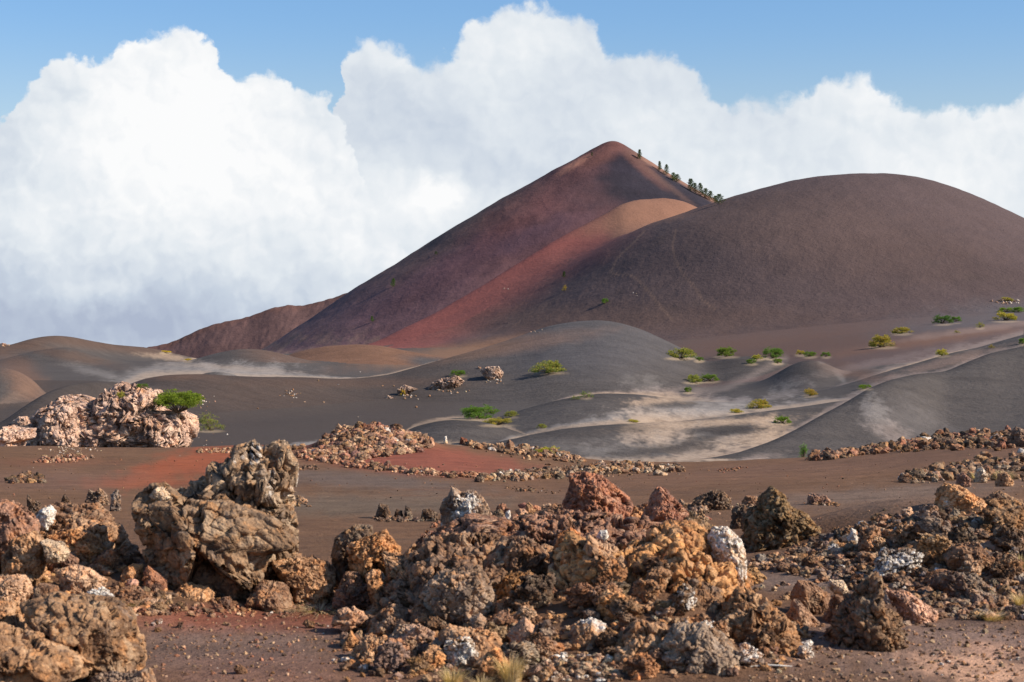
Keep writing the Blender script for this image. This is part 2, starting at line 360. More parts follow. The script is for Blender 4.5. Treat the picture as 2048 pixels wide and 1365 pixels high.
lerp(m2*el(1275,325,70,10,42,0.8,0.3)*0.7,S(112,78,70,ALB)); lerp(m2*el(1335,370,90,5,38,1.0,0.2)*0.4,S(122,92,80,ALB))
lerp(m2*sstep(1240,1300,Xp)*(1-sstep(2,9,Rp-np.interp(Xp,[1236,1280,1430],[288,313,402]))),S(140,104,88,ALB))
lerp(m2*el(1205,306,60,18,-30,1.0,0.4),S(112,76,70,ALB)); lerp(m2*el(1150,328,36,6,-30,0.8,0.5)*0.8,S(184,128,106,ALB))
lerp(m2*sstep(640,690,Rp)*sstep(0.0,0.5,nz2+0.5*ridged(Xp*0.05+Rp*0.06,Rp*0.004,0*Xp,2))*(Xp<760)*0.6,S(140,112,96,ALB))
# red ridge
m3=(L==3)*1.0; m34=((L==3)|(L==4))*1.0
crest=np.interp(Xp,[760,900,1000,1100,1150,1210,1245,1330],[695,612,549,486,459,427,407,396])
below=Rp-crest
lerp(m34,S(98,81,78,ALB))
lerp(m34*(1-sstep(40,115,below+20*nz1+6*nz2))*sstep(1330,1180,Xp),S(138,84,76,ALB))
lerp(m34*(1-sstep(10,45,below+14*nz1))*sstep(1250,1120,Xp)*0.6,S(142,82,74,ALB))
lerp(m34*sstep(100,170,below)*sstep(1150,950,Xp)*0.6,S(112,84,74,ALB))
lerp(m3*sstep(1200,1250,Xp+15*nz2),S(146,106,86,ALB)); lerp(m34*el(1290,425,130,24,-14,1.0,0.2)*0.8,S(144,104,84,ALB))
m4=(L==4)*1.0
lerp(m4*el(1420,505,60,30,20,1.2,0.7)*0.35,S(78,68,70,ALB)); lerp(m4*sstep(0.15,0.6,nz1+0.4*nz2)*0.22,S(84,70,66,ALB))
lerp(m4*el(1650,470,300,70,10,1.2,0.6)*0.3,S(112,88,76,ALB)); lerp(m4*el(1230,640,420,30,0,1.5,0.4)*0.5,S(106,82,70,ALB))
lerp(((L==4)|(L==0))*(Dg>200)*el(1600,690,420,26,-4,1.2,0.4)*0.7,S(112,84,70,ALB))
lerp((Dg>150)*(Dg<620)*el(950,700,200,16,-8,1.2,0.4)*0.8,S(148,110,84,ALB))
lerp((Dg>150)*el(2000,640,220,34,-8,1.2,0.5)*0.7,S(104,98,98,ALB))
# slide marks running down the flanks, coarser and finer tongues of cinder
for lay,xa,Da in ((2,1227,900),(4,1750,640)):
    ax=(xa-1024)/F*Da; th_=np.arctan2(Xw-ax,Dg-Da); rr_=np.hypot(Xw-ax,Dg-Da)
    sl=fbm(th_*16,rr_*0.012,0*Xw+lay,5); s2=fbm(th_*60,rr_*0.02,0*Xw+lay+4,3)
    mm=(L==lay)*sstep(10,50,rr_)
    Cc=Cc*(1+(mm*((0.10 if lay==2 else .05)*sl+(0.05 if lay==2 else .03)*s2+(0.30 if lay==2 else .22)*nz3))[...,None])
    pass
lerp((L==2)*sstep(0.25,0.6,fbm(Xp*0.035+Rp*0.02,Rp*0.06,0*Xp+8,4))*0.45,S(84,66,74,ALB))
lerp((L==4)*sstep(0.25,0.6,fbm(Xp*0.012,Rp*0.03,0*Xp+8,4)+.35*nz2)*0.4,S(84,70,64,ALB))
# dunes
lerp((L==5)*(1-sstep(6,26,Rp-np.interp(Xp,[0,100,180,290],[694,671,681,694])))*0.7,BRN)
lerp((L==8)*1.0,S(128,94,74,ALB)); lerp((L==8)*el(880,730,70,12,10,1.0,.3),S(90,84,82,ALB)); lerp((L==8)*el(740,750,110,12,0,1.2,.6)*0.8,S(156,132,116,ALB))
lerp((L==7)*el(560,715,90,26,20,1.4,.3)*0.7,S(116,90,76,ALB))
for a in [(500,742,80,14,0,1.0,1.1,PALE,.55),(480,738,110,6,4,1.0,1.0,WARM,.4),(20,800,60,10,-30,1.2,.5,S(134,108,90),.5),(290,744,50,7,0,1.1,.6,DARK,.7),(110,705,120,10,12,1.2,.5,BRN,.6),(50,760,60,30,50,1.2,.3,S(116,88,72),.8),(330,714,50,5,6,1.2,.8,WARM,.45),(190,745,50,9,14,1.2,1.0,PALE,.35)]:
    lerp(el(*a[:7],dmin=110,dmax=520)*(~np.isin(L,[9,10]))*a[8],a[7])
lerp((np.isin(L,[9,10])|((L==0)&(Dg>72)&(Dg<230)))*sstep(1050,800,Xp)*.75,S(82,70,63,ALB)); lerp((L==9)*0.4,DARK); lerp((L==10)*sstep(900,600,Xp)*0.5,DARK); lerp((L==10)*el(560,800,220,50,10,1.4,.4)*0.35,BRN); lerp((L==10)*el(350,752,80,7,0,1.3,.3)*0.7,BRN)
lerp((L==10)*el(700,765,200,10,0,1.3,.3)*0.5,BRN)
lerp((L==10)*el(1180,690,200,60,0,1.4,.4)*0.35,S(92,90,94)); lerp((L==10)*el(820,830,240,40,0,1.4,.4)*0.3,DARK)
# sand drifts in the valley, right half
def path(pts,wd,col,st,lay=None,nz=0.0):
    m=np.zeros(H.shape)
    for (x0,y0),(x1,y1) in zip(pts[:-1],pts[1:]):
        vx,vy=x1-x0,y1-y0; q=np.clip(((Xp-x0)*vx+(Rp-y0)*vy)/(vx*vx+vy*vy),0,1)
        e=np.hypot(Xp-(x0+q*vx),(Rp-(y0+q*vy))*1.0)
        if nz: e=e+wd*nz*(nz2+0.5*fine)
        m=np.maximum(m,1-sstep(wd*0.2,wd*1.7,e))
    if lay is None: m=m*((Dg>66)&(Dg<330))
    else: m=m*np.isin(LAY,lay)
    lerp(m*st,col)
PK=S(164,144,132,ALB)
def behind(cr,pts,col,st,lay=None,nz=.8):
    """pale sand gathered in the trough behind a dune crest"""
    row,Dc=CREST[cr]; h=np.interp(Xp,[a for a,_ in pts],[b for _,b in pts],left=0,right=0)
    q=(row-Rp)/np.maximum(h,.5)
    m=np.where(h>.6,1-sstep(.25,1.25,q+nz*(.7*nz2+.5*fine+.3*streak+.5*grv)),0)*(q>-.6)*(Dg>Dc+1)*(Dg<Dc+170)*(LAY!=cr)
    if lay is not None: m=m*np.isin(LAY,lay)
    lerp(m*st,col)
behind(10,[(150,0),(200,26),(260,30),(330,30),(450,26),(540,18),(620,7),(680,4),(740,0)],PALE,.62,[0,5,7,8,9])
behind(10,[(200,0),(260,14),(400,9),(560,5),(640,3),(720,2),(800,3),(900,0)],WARM,.5,[0,5,7,8])
behind(7,[(280,0),(330,10),(400,12),(470,0)],WARM,.6,[0,5,6])
behind(14,[(1100,0),(1150,5),(1250,8),(1300,20),(1380,22),(1450,16),(1550,14),(1700,14),(1850,12),(2048,12)],PK,.62)
behind(14,[(1120,0),(1160,4),(1250,5),(1330,12),(1420,10),(1500,4),(1700,5),(1850,4),(1950,0)],WARM,.65)
behind(16,[(960,0),(1000,7),(1120,12),(1200,20),(1260,34),(1340,38),(1450,30),(1520,18),(1640,14),(1700,6)],PALE,.6)
behind(16,[(980,0),(1020,4),(1200,8),(1280,18),(1340,22),(1450,12),(1560,9),(1660,8),(1720,0)],WARM,.6)
behind(17,[(1360,0),(1400,14),(1480,26),(1560,10),(1640,7),(1700,14),(1760,10),(1850,5),(1950,8),(2048,4)],PK,.55)
behind(15,[(800,0),(830,7),(900,7),(960,5),(1030,5),(1060,0)],WARM,.6)
behind('edge',[(560,0),(590,8),(640,10),(680,0)],PALE,.7)
behind('edge',[(860,0),(900,8),(980,14),(1040,10),(1100,0)],WARM,.6)
behind('edge',[(1120,0),(1200,14),(1280,30),(1360,28),(1420,18),(1480,14),(1520,0)],WARM,.8,[0,14,16])
path([(1394,785),(1450,775),(1500,752),(1534,735),(1570,718)],8,PK,.45,None,.8)
path([(1640,725),(1670,740),(1686,760)],6,PALE,.35,None,.9)
DR=[(1294,768,30,18,0,1.0,1.3,PALE,.20),(1579,770,46,10,-20,.9,1.5,PALE,.3),(1560,790,50,8,-16,1.3,1.2,S(140,128,120),.5),
    (1318,862,60,36,20,1.2,1.0,WARM,.8),(1536,862,34,28,-40,1.1,.9,WARM,.75),(1420,846,140,8,-4,1.2,.9,WARM,.75),(1450,890,100,14,-8,1.2,1.0,WARM,.8),(1400,915,150,12,-5,1.2,1.0,WARM,.7),(1360,890,120,30,-4,1.4,1.1,PALE,.35),(1400,815,120,16,-4,1.2,1.1,PALE,.5),(1330,800,60,8,-5,1.1,1.,WARM,.6),
    (1200,905,90,9,8,1.3,1.1,PALE,.22),(1489,924,60,9,-12,1.1,.7,PK,.6),
    (1750,824,20,40,-34,.9,1.2,PALE,.42),(1785,866,40,16,26,1.1,1.1,PK,.55),(1820,846,70,34,14,1.6,1.0,S(118,110,106),.35),
    (1880,676,170,11,-8,1.2,.6,S(122,88,70),.75),(1950,660,150,6,-8,1.2,.8,S(146,124,112),.5),(1900,722,100,8,-14,1.2,.8,S(140,114,100),.5),(1700,742,70,13,14,1.3,.5,S(112,84,70),.6),(1760,725,150,7,-12,1.2,.9,S(140,122,114),.4)]
for a in DR: lerp(el(*a[:7],dmin=66,dmax=330)*a[8]*((L!=17)|((a[0]>1700)|(abs(a[0]-1489)<2)))*(~((L==10)&(a[0]>1350))),a[7])
for a in [(1450,860,80,8,-2,.8,1.0,DARK,.9),(1330,900,100,10,-5,.9,1.1,DARK,.8),(1395,880,56,7,-14,.9,1.1,DARK,.7),(1344,810,42,6,-2,1.0,1.1,DARK,.7),(1440,836,50,3,-3,1.1,.9,GREY,.5),
          (1600,742,70,20,0,1.3,.3,DARK,.6),(1450,727,60,14,0,1.3,.3,DARK,.6),(1480,748,60,10,-25,1.3,.4,DARK,.4),(1180,862,130,9,-3,1.3,.4,DARK,.6),(900,850,80,9,0,1.3,.4,DARK,.5)]:
    lerp(el(*a[:7],dmin=66,dmax=330)*a[8],a[7])
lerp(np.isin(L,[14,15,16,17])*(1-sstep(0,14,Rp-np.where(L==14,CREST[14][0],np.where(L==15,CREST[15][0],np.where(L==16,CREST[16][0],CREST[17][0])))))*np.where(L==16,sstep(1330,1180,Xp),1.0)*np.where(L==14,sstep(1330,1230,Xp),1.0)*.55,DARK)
# gravelly clumps inside everything pale
g=sstep(0.05,0.45,fine)*valley*(Dg<400); lum=Cc.mean(-1)
Cc=Cc*(1-(0.30*g*sstep(0.12,0.3,lum))[...,None])
# near plain
pl=((L==0)&(Dg<72))|(L==18)
plm=pl*1.0
lerp(plm,S(126,92,67,ALB))
lerp(plm*sstep(-0.1,0.5,fbm(Xw*0.08,Dg*0.05,0*Xw+2,4))*0.6,S(104,78,62,ALB))
for a in [(800,915,190,32,5,0.7,.25,S(146,80,62),.8),(960,930,120,20,6,0.8,.25,S(138,80,62),.7),(390,925,130,26,-14,1.1,.9,S(158,84,54),.85),(260,965,90,12,0,1.1,.7,S(156,84,52),.8),(110,925,120,8,0,1.2,.6,S(130,82,60),.4),(120,960,160,20,0,1.2,.4,S(122,92,78),.5),
          (850,1000,330,14,0,1.2,.5,S(122,94,76),.5),(720,960,200,16,4,1.1,.5,S(106,90,80),.8),(1700,930,500,20,-4,1.3,.5,S(120,88,70),.6),(700,1010,300,22,0,1.3,.6,S(104,92,78),.6),(1750,1000,260,26,-4,1.3,.6,S(116,94,80),.6),
          (500,1240,230,26,0,0.9,.4,S(134,78,60),.8),(480,1310,240,50,0,1.2,.8,S(118,96,86),.8),(560,1350,260,40,0,1.2,.8,S(128,92,76),.6),(1900,1290,300,60,0,1.2,.6,S(132,108,96),.7),(1960,1340,130,24,8,1.0,.8,S(208,160,128),.85),(1990,1300,60,14,8,1.0,.8,S(196,150,122),.6),
          (1620,1160,150,20,0,1.1,.6,S(122,104,94),.8),(1560,1130,90,30,0,1.1,.6,S(120,96,82),.6),(1800,985,280,12,-4,1.1,.5,S(126,106,92),.5)]:
    lerp(plm*el(*a[:7])*a[8],a[7])
# wash lines and drifted grit
ws=fbm(Xw*0.5,Dg*1.6,0*Xw+21,4); Cc=Cc*(1+(plm*0.30*ws)[...,None]); lerp(plm*sstep(.25,.6,fbm(Xw*0.25,Dg*0.9,0*Xw+31,4))*.45,S(96,80,68,ALB)); lerp(plm*sstep(.3,.6,fbm(Xw*0.3,Dg*0.8,0*Xw+41,4))*.4,S(140,92,66,ALB))
# worn footpaths on the dark hill
PC=S(146,116,96,ALB)
path([(1290,462),(1262,490),(1235,515),(1221,545),(1236,549),(1268,552),(1290,575),(1315,605),(1345,640)],1.9,PC,.5,[3,4])
path([(1352,460),(1345,490),(1350,520),(1368,550),(1390,575),(1405,600),(1430,618)],1.7,PC,.45,[3,4])
path([(1290,575),(1285,600),(1300,640)],1.2,PC,.2,[3,4])
# ---- material of the land: soil colour attribute broken up by procedural grain, ripples and grit
def soil_material(name, scale, bump, grit, ripple=0.0, contrast=0.30):
    m=bpy.data.materials.new(name); m.use_nodes=True; t=NT(m.node_tree); t.n.clear()
    at=t.node('ShaderNodeAttribute'); at.attribute_name='soil'
    geo=t.node('ShaderNodeNewGeometry'); P=geo.outputs['Position']
    n1=t.noise(P,scale,6,0.65); n2=t.noise(P,scale*7,4,0.7)
    st=t.vmath('MULTIPLY',P,(0.25,1.0,1.0)); n3=t.noise(st,scale*1.7,5,0.6,0.5)
    f=t.math('ADD',t.math('MULTIPLY',t.math('SUBTRACT',n1,0.5),contrast*2.0),t.math('MULTIPLY',t.math('SUBTRACT',n2,0.5),contrast*1.6))
    f=t.math('ADD',f,t.math('MULTIPLY',t.math('SUBTRACT',n3,0.5),contrast*1.6))
    f=t.math('ADD',f,1.0)
    c=t.vmath('SCALE',at.outputs['Color'],f)
    # grit: scattered paler and darker grains
    v=t.voro(P,scale*grit,'F1'); g=t.math('MULTIPLY',t.mr(v,0.05,0.20,1.0,0.0),t.mr(n2,0.50,0.62))
    c=t.mix(t.math('MULTIPLY',g,0.55),c,t.vmath('SCALE',at.outputs['Color'],1.9))
    v2=t.voro(t.vmath('ADD',P,(3.0,7.0,1.0)),scale*grit*0.7,'F1'); g2=t.math('MULTIPLY',t.mr(v2,0.05,0.22,1.0,0.0),t.mr(n1,0.48,0.62))
    c=t.mix(t.math('MULTIPLY',g2,0.5),c,t.vmath('SCALE',at.outputs['Color'],0.5))
    b=t.node('ShaderNodeBsdfPrincipled'); t.put(b.inputs['Base Color'],c); b.inputs['Roughness'].default_value=0.95; b.inputs['Specular IOR Level'].default_value=0.12
    hgt=t.math('ADD',t.math('MULTIPLY',n1,0.6),t.math('MULTIPLY',n2,0.35)); hgt=t.math('ADD',hgt,t.math('MULTIPLY',g,0.25))
    if ripple: hgt=t.math('ADD',hgt,t.math('MULTIPLY',n3,ripple))
    bp=t.node('ShaderNodeBump'); bp.inputs['Strength'].default_value=1.0; bp.inputs['Distance'].default_value=bump
    t.put(bp.inputs['Height'],hgt); t.link(bp.outputs[0],b.inputs['Normal'])
    o=t.node('ShaderNodeOutputMaterial'); t.link(b.outputs[0],o.inputs[0]); return m
MAT_NEAR=soil_material('near_soil',3.0,0.07,8.0,0.3,0.36)
MAT_DUNE=soil_material('dune_ash',0.35,0.32,12.0,0.6,0.30)
MAT_HILL=soil_material('hill_cinder',0.09,0.9,10.0,0.4,0.11)
MAT_CONE=soil_material('cone_cinder',0.07,1.0,9.0,0.3,0.30)
GROUPS=[('ground',[0],MAT_NEAR,'brown cinder plain and valley floor running to the hills'),
 ('rocky_hill',[1],MAT_CONE,'rough reddish lava ridge left of the tall cone'),
 ('cinder_cone_hill',[2],MAT_CONE,'tall pointed cinder cone with red purple flank'),
 ('red_hill',[3],MAT_HILL,'red spur with orange crest in front of the tall cone'),
 ('dark_hill',[4],MAT_HILL,'broad rounded dark brown hill on the skyline'),
 ('dune_hill',[5],MAT_DUNE,'dark rounded dune at the far left skyline'),
 ('dune_hill',[11],MAT_DUNE,'small stony dune behind the left skyline dune'),
 ('dune_hill',[6],MAT_DUNE,'low brown dune below the left skyline dune'),
 ('dune_hill',[7],MAT_DUNE,'dark dune with a pale frosted foot'),
 ('dune_hill',[8],MAT_DUNE,'smooth tan dune at the foot of the cone'),
 ('dune_hill',[9],MAT_DUNE,'dark dune behind the pink outcrop'),
 ('dune_hill',[10],MAT_DUNE,'long dark grey dune crossing the valley'),
 ('dune_hill',[19],MAT_DUNE,'low rounded brown dune at the left border'),
 ('dune_hill',[20],MAT_DUNE,'small dark dune behind the long dark grey one'),
 ('dune_hill',[12],MAT_DUNE,'dark knoll in the sand drifts'),
 ('dune_hill',[13],MAT_DUNE,'small dark hump under the shrubs'),
 ('dune_hill',[14],MAT_DUNE,'low streaked dune along the valley track'),
 ('dune_hill',[15],MAT_DUNE,'little dark dune behind the rubble bank'),
 ('dune_hill',[16],MAT_DUNE,'low grey dune with swirled pale sand'),
 ('dune_hill',[17],MAT_DUNE,'big dark diagonal dune on the right of the valley'),
 ('ground_bank',[18],MAT_NEAR,'low bank under reddish rubble at the edge of the plain')]
def build_land():
    Vx=np.stack([Xw,Dg,H+ZC],-1).reshape(-1,3).astype(np.float32)
    ii,jj=np.meshgrid(np.arange(ND-1),np.arange(NU-1),indexing='ij')
    v0=ii*NU+jj; quads=np.stack([v0,v0+1,v0+NU+1,v0+NU],-1).reshape(-1,4)
    # the layer of a face: that of its first corner, cleaned of single-cell specks
    fl=LAY[:-1,:-1].reshape(-1)
    colr=np.concatenate([np.clip(Cc,0.012,0.9).reshape(-1,3),np.ones((Vx.shape[0],1))],1).astype(np.float32)
    # analytic vertex normals so that neighbouring sheets shade alike across their seam
    Pg=Vx.reshape(ND,NU,3).astype(np.float64)
    tu=np.gradient(Pg,axis=1); td=np.gradient(Pg,axis=0); nn=np.cross(tu,td); nn/=np.linalg.norm(nn,axis=-1,keepdims=True)+1e-12
    nn=nn.reshape(-1,3).astype(np.float32)
    for name,ids,mat,label in GROUPS:
        q=quads[np.isin(fl,ids)]
        if len(q)==0: continue
        used,inv=np.unique(q.reshape(-1),return_inverse=True)
        me=bpy.data.meshes.new(name)
        me.vertices.add(len(used)); me.vertices.foreach_set('co',Vx[used].reshape(-1))
        me.loops.add(len(inv)); me.loops.foreach_set('vertex_index',inv.astype(np.int32))
        me.polygons.add(len(q)); me.polygons.foreach_set('loop_start',(np.arange(len(q))*4).astype(np.int32)); me.polygons.foreach_set('loop_total',np.full(len(q),4,np.int32))
        me.update(calc_edges=True)
        me.polygons.foreach_set('use_smooth',np.ones(len(q),bool))
        a=me.attributes.new('soil','FLOAT_COLOR','POINT'); a.data.foreach_set('color',colr[used].reshape(-1))
        me.normals_split_custom_set_from_vertices(nn[used])
        me.materials.append(mat)
        o=bpy.data.objects.new(name,me); COL.objects.link(o); o['kind']='structure'; o['label']=label
    print('land built',time.time()-T0)
# ------------------------------------------------------------------ rocks
def tag(o,label=None,cat=None,group=None,kind=None):
    if label: o['label']=label
    if cat: o['category']=cat
    if group: o['group']=group
    if kind: o['kind']=kind
    return o
_ICO={}
def ico(level):
    if level not in _ICO:
        bm=bmesh.new(); bmesh.ops.create_icosphere(bm,subdivisions=level,radius=1.0)
        v=np.array([p.co[:] for p in bm.verts]); f=np.array([[q.index for q in p.verts] for p in bm.faces]); bm.free()
        _ICO[level]=(v/np.linalg.norm(v,axis=1)[:,None],f)
    return _ICO[level]
def vnormals(V,Fc):
    n=np.cross(V[Fc[:,1]]-V[Fc[:,0]],V[Fc[:,2]]-V[Fc[:,0]])
    N=np.zeros_like(V)
    for k in range(3):
        for c in range(3): N[:,c]+=np.bincount(Fc[:,k],n[:,c],len(V))
    return N/(np.linalg.norm(N,axis=1)[:,None]+1e-12)
def worley(P,f,seed=0):
    q=P*f; c=np.floor(q).astype(np.int64); best=np.full(len(P),9.0); sec=np.full(len(P),9.0)
    for dx in (-1,0,1):
        for dy in (-1,0,1):
            for dz in (-1,0,1):
                k=c+np.array([dx,dy,dz])
                h=_P[(_P[(_P[(k[:,0]+seed)&255]+k[:,1])&255]+k[:,2])&255]
                pt=k+0.5+0.5*_G[h]*0.9
                d=np.linalg.norm(pt-q,axis=1)
                sec=np.where(d<best,best,np.minimum(sec,d)); best=np.minimum(best,d)
    return best,sec
def facets(P,f,seed=0):
    """broken, tilted facets: every cell of the lattice is its own slanted plane"""
    q=P*f; c=np.floor(q).astype(np.int64); best=np.full(len(P),9.0); out=np.zeros(len(P))
    for dx in (-1,0,1):
        for dy in (-1,0,1):
            for dz in (-1,0,1):
                k=c+np.array([dx,dy,dz])
                h=_P[(_P[(_P[(k[:,0]+seed)&255]+k[:,1])&255]+k[:,2])&255]
                e=q-(k+0.5+0.45*_G[h]); d=np.linalg.norm(e,axis=1)
                v=(e*_G[(h+97)&255]).sum(1)*1.1+(_G[(h+31)&255][:,0])*0.45
                out=np.where(d<best,v,out); best=np.minimum(best,d)
    return out
def fb(P,f,o=3,s=0.0): return fbm(P[:,0]*f+s,P[:,1]*f-s*1.3,P[:,2]*f+s*0.7,o)
def rd(P,f,o=3,s=0.0): return ridged(P[:,0]*f+s,P[:,1]*f-s*1.3,P[:,2]*f+s*0.7,o)
def mesh_from(name,V,Fc,mat=None,smooth=True):
    me=bpy.data.meshes.new(name); n=Fc.shape[1]
    me.vertices.add(len(V)); me.vertices.foreach_set('co',V.astype(np.float32).reshape(-1))
    me.loops.add(Fc.size); me.loops.foreach_set('vertex_index',Fc.astype(np.int32).reshape(-1))
    me.polygons.add(len(Fc)); me.polygons.foreach_set('loop_start',(np.arange(len(Fc))*n).astype(np.int32)); me.polygons.foreach_set('loop_total',np.full(len(Fc),n,np.int32))
    me.update(calc_edges=True); me.polygons.foreach_set('use_smooth',np.full(len(Fc),smooth,bool))
    if mat: me.materials.append(mat)
    return me
def crust(V,Fc,seed,lava=1.0,block=0.0,streak=0.0,fine=1.0,shape=1.0,rough=.85):
    """turn a unit-size lump into rough lava rock: warped, chiselled, crusted and pitted"""
    rs=np.random.RandomState(seed); s=seed*3.17
    V=V+(0.20*lava*shape)*np.stack([fb(V,1.5,3,s),fb(V,1.5,3,s+50),fb(V,1.5,3,s+90)],1)
    def chisel(V,n_,lo,hi):
        for k in range(n_):
            n=rs.normal(size=3); n[1]*=1.0 if shape>.9 else 1.8; n/=np.linalg.norm(n); o=rs.uniform(lo,hi)
            d=V@n; ext=d.max(); d=d-o*ext-0.05*fb(V,2.5,3,s+k*7)
            V=V-np.maximum(d,0)[:,None]*n*rs.uniform(0.75,1.0)
        return V
    V=chisel(V,int(6+9*block),0.60 if shape>.9 else .80,0.93)
    W=V+0.07*np.stack([fb(V,2.2,3,s),fb(V,2.2,3,s+33),fb(V,2.2,3,s+66)],1)
    if shape>.9: V=V*(1+(0.24+0.08*block)*facets(W,1.15,seed+11))[:,None]
    N=vnormals(V,Fc)
    V=V+N*((0.17+0.03*block)*(.4+.6*rough)*(1.0 if shape>.9 else .8)*facets(W,2.1,seed))[:,None]
    N=vnormals(V,Fc)
    W2=V+0.035*np.stack([fb(V,5,3,s+3),fb(V,5,3,s+36),fb(V,5,3,s+69)],1)
    d=0.105*facets(W2,4.6,seed+2)+0.055*lava*rd(W,1.8,4,s)+0.030*lava*rd(V,6.5,4,s+9)
    a,b=worley(W2,4.6,seed+2)
    d=d-0.10*(1-sstep(0.02,0.16,b-a))                        # open cracks between the fragments
    pit=np.maximum(0,0.40-a)*sstep(0.05,0.4,fb(V,1.7,2,s+20)); d=d-0.40*lava*pit
    cav=sstep(0.18,0.34,fb(W,2.1,3,s+70)); d=d-0.26*(.4+.6*lava)*cav
    d=d*rough
    if shape<.9: d=d*.9
    if streak:
        Vs=W*np.array([1,1,0.14]); d=d+streak*(0.10*rd(Vs,5,3,s)+0.04*rd(Vs,14,2,s+4))
    V=V+N*d[:,None]
    if len(V)>9000:
        N=vnormals(V,Fc)
        a,b=worley(V,16,seed+5); c,_=worley(V,30,seed+6)
        d=rough*fine*(0.045*facets(V,10,seed+8)+0.022*rd(V,17,3,s+30)-0.035*lava*np.maximum(0,0.45-a)-0.012*np.maximum(0,0.4-c)+0.010*fb(V,48,2,s))
        V=V+N*d[:,None]
    return V
def lump(seed,level,**kw):
    V,Fc=ico(level); rs=np.random.RandomState(seed)
    r=1+0.55*fb(V,0.9,2,seed*1.7)+0.22*rd(V,1.3,2,seed*2.1)
    V=V*r[:,None]*np.array([1.0,rs.uniform(0.75,1.0),rs.uniform(0.68,0.9)])
    return crust(V,Fc,seed,**kw),Fc
def outline_rock(pts,D,depth,seed,level=7,lean=0.0,box=0.75,foot=True,fs=1.0,**kw):
    """a rock whose side view has the given outline (photo pixels at distance D) and a real depth in metres"""
    p=np.array(pts,float); bt=p[:,1].max(); hh=bt-p[:,1].min(); q=p[:,1]>bt-0.22*hh
    if foot: p[q,1]+=0.20*hh     # the foot is buried
    P2=np.stack([(p[:,0]-1024)/F*D,(HY-p[:,1])/F*D+ZC],1)
    lo,hi=P2.min(0),P2.max(0); c=(lo+hi)/2; Q=P2-c
    # centroid by area
    x,y=Q[:,0],Q[:,1]; x1,y1=np.roll(x,-1),np.roll(y,-1); cr=x*y1-x1*y; A=cr.sum()/2
    cx,cy=((x+x1)*cr).sum()/(6*A),((y+y1)*cr).sum()/(6*A); Q=Q-[cx,cy]; c=c+[cx,cy]
    th=np.linspace(-math.pi,math.pi,1441); R=np.zeros(1441)
    ct,st=np.cos(th),np.sin(th)
    for (ax,ay),(bx,by) in zip(Q,np.roll(Q,-1,axis=0)):
        ex,ey=bx-ax,by-ay; den=ct*ey-st*ex
        with np.errstate(divide='ignore',invalid='ignore'):
            tt=(ax*ey-ay*ex)/den; ss=(ax*st-ay*ct)/den
        ok=(tt>0)&(ss>=-1e-6)&(ss<=1+1e-6)&np.isfinite(tt); R=np.where(ok,np.maximum(R,tt),R)
    k=np.ones(5)/5; R=np.convolve(np.pad(R,2,mode="wrap"),k,mode="valid")
    V,Fc=ico(level); a=np.arctan2(V[:,2],V[:,0]); rho=np.sqrt(V[:,0]**2+V[:,2]**2)
    Rv=np.interp(a,th,R); s=float((hi-lo).max()/2)
    Pm=np.stack([Rv*rho**box*np.cos(a),depth/2*V[:,1]*(0.75+0.25*np.minimum(1,Rv/s)),Rv*rho**box*np.sin(a)],1)/s
    keep=np.abs(V[:,1])
    Pm[:,1]+=lean*Pm[:,2]
    V2=crust(Pm*fs,Fc,seed,shape=.35,**kw)*(s/fs)
    # bring the side view back to the outline after the chiselling, direction by direction
    ang=np.arctan2(V2[:,2],V2[:,0]); r=np.hypot(V2[:,0],V2[:,2]); nb=300; bi=((ang+math.pi)/(2*math.pi)*nb).astype(int)%nb
    rm=np.zeros(nb); np.maximum.at(rm,bi,r); kk=np.array([.25,.5,.25]); rm=np.convolve(np.pad(rm,1,mode='wrap'),kk,mode='valid')
    bc=(np.arange(nb)+.5)/nb*2*math.pi-math.pi; fac=np.clip(np.interp(bc,th,R)/np.maximum(rm,1e-3),.55,1.8)
    f=np.interp(ang,np.concatenate([[bc[-1]-2*math.pi],bc,[bc[0]+2*math.pi]]),np.concatenate([[fac[-1]],fac,[fac[0]]]))
    V2[:,0]*=f; V2[:,2]*=f; zb=V2[:,2].min(); V2[:,2]-=zb
    return V2,Fc,(c[0],D,c[1]+zb)
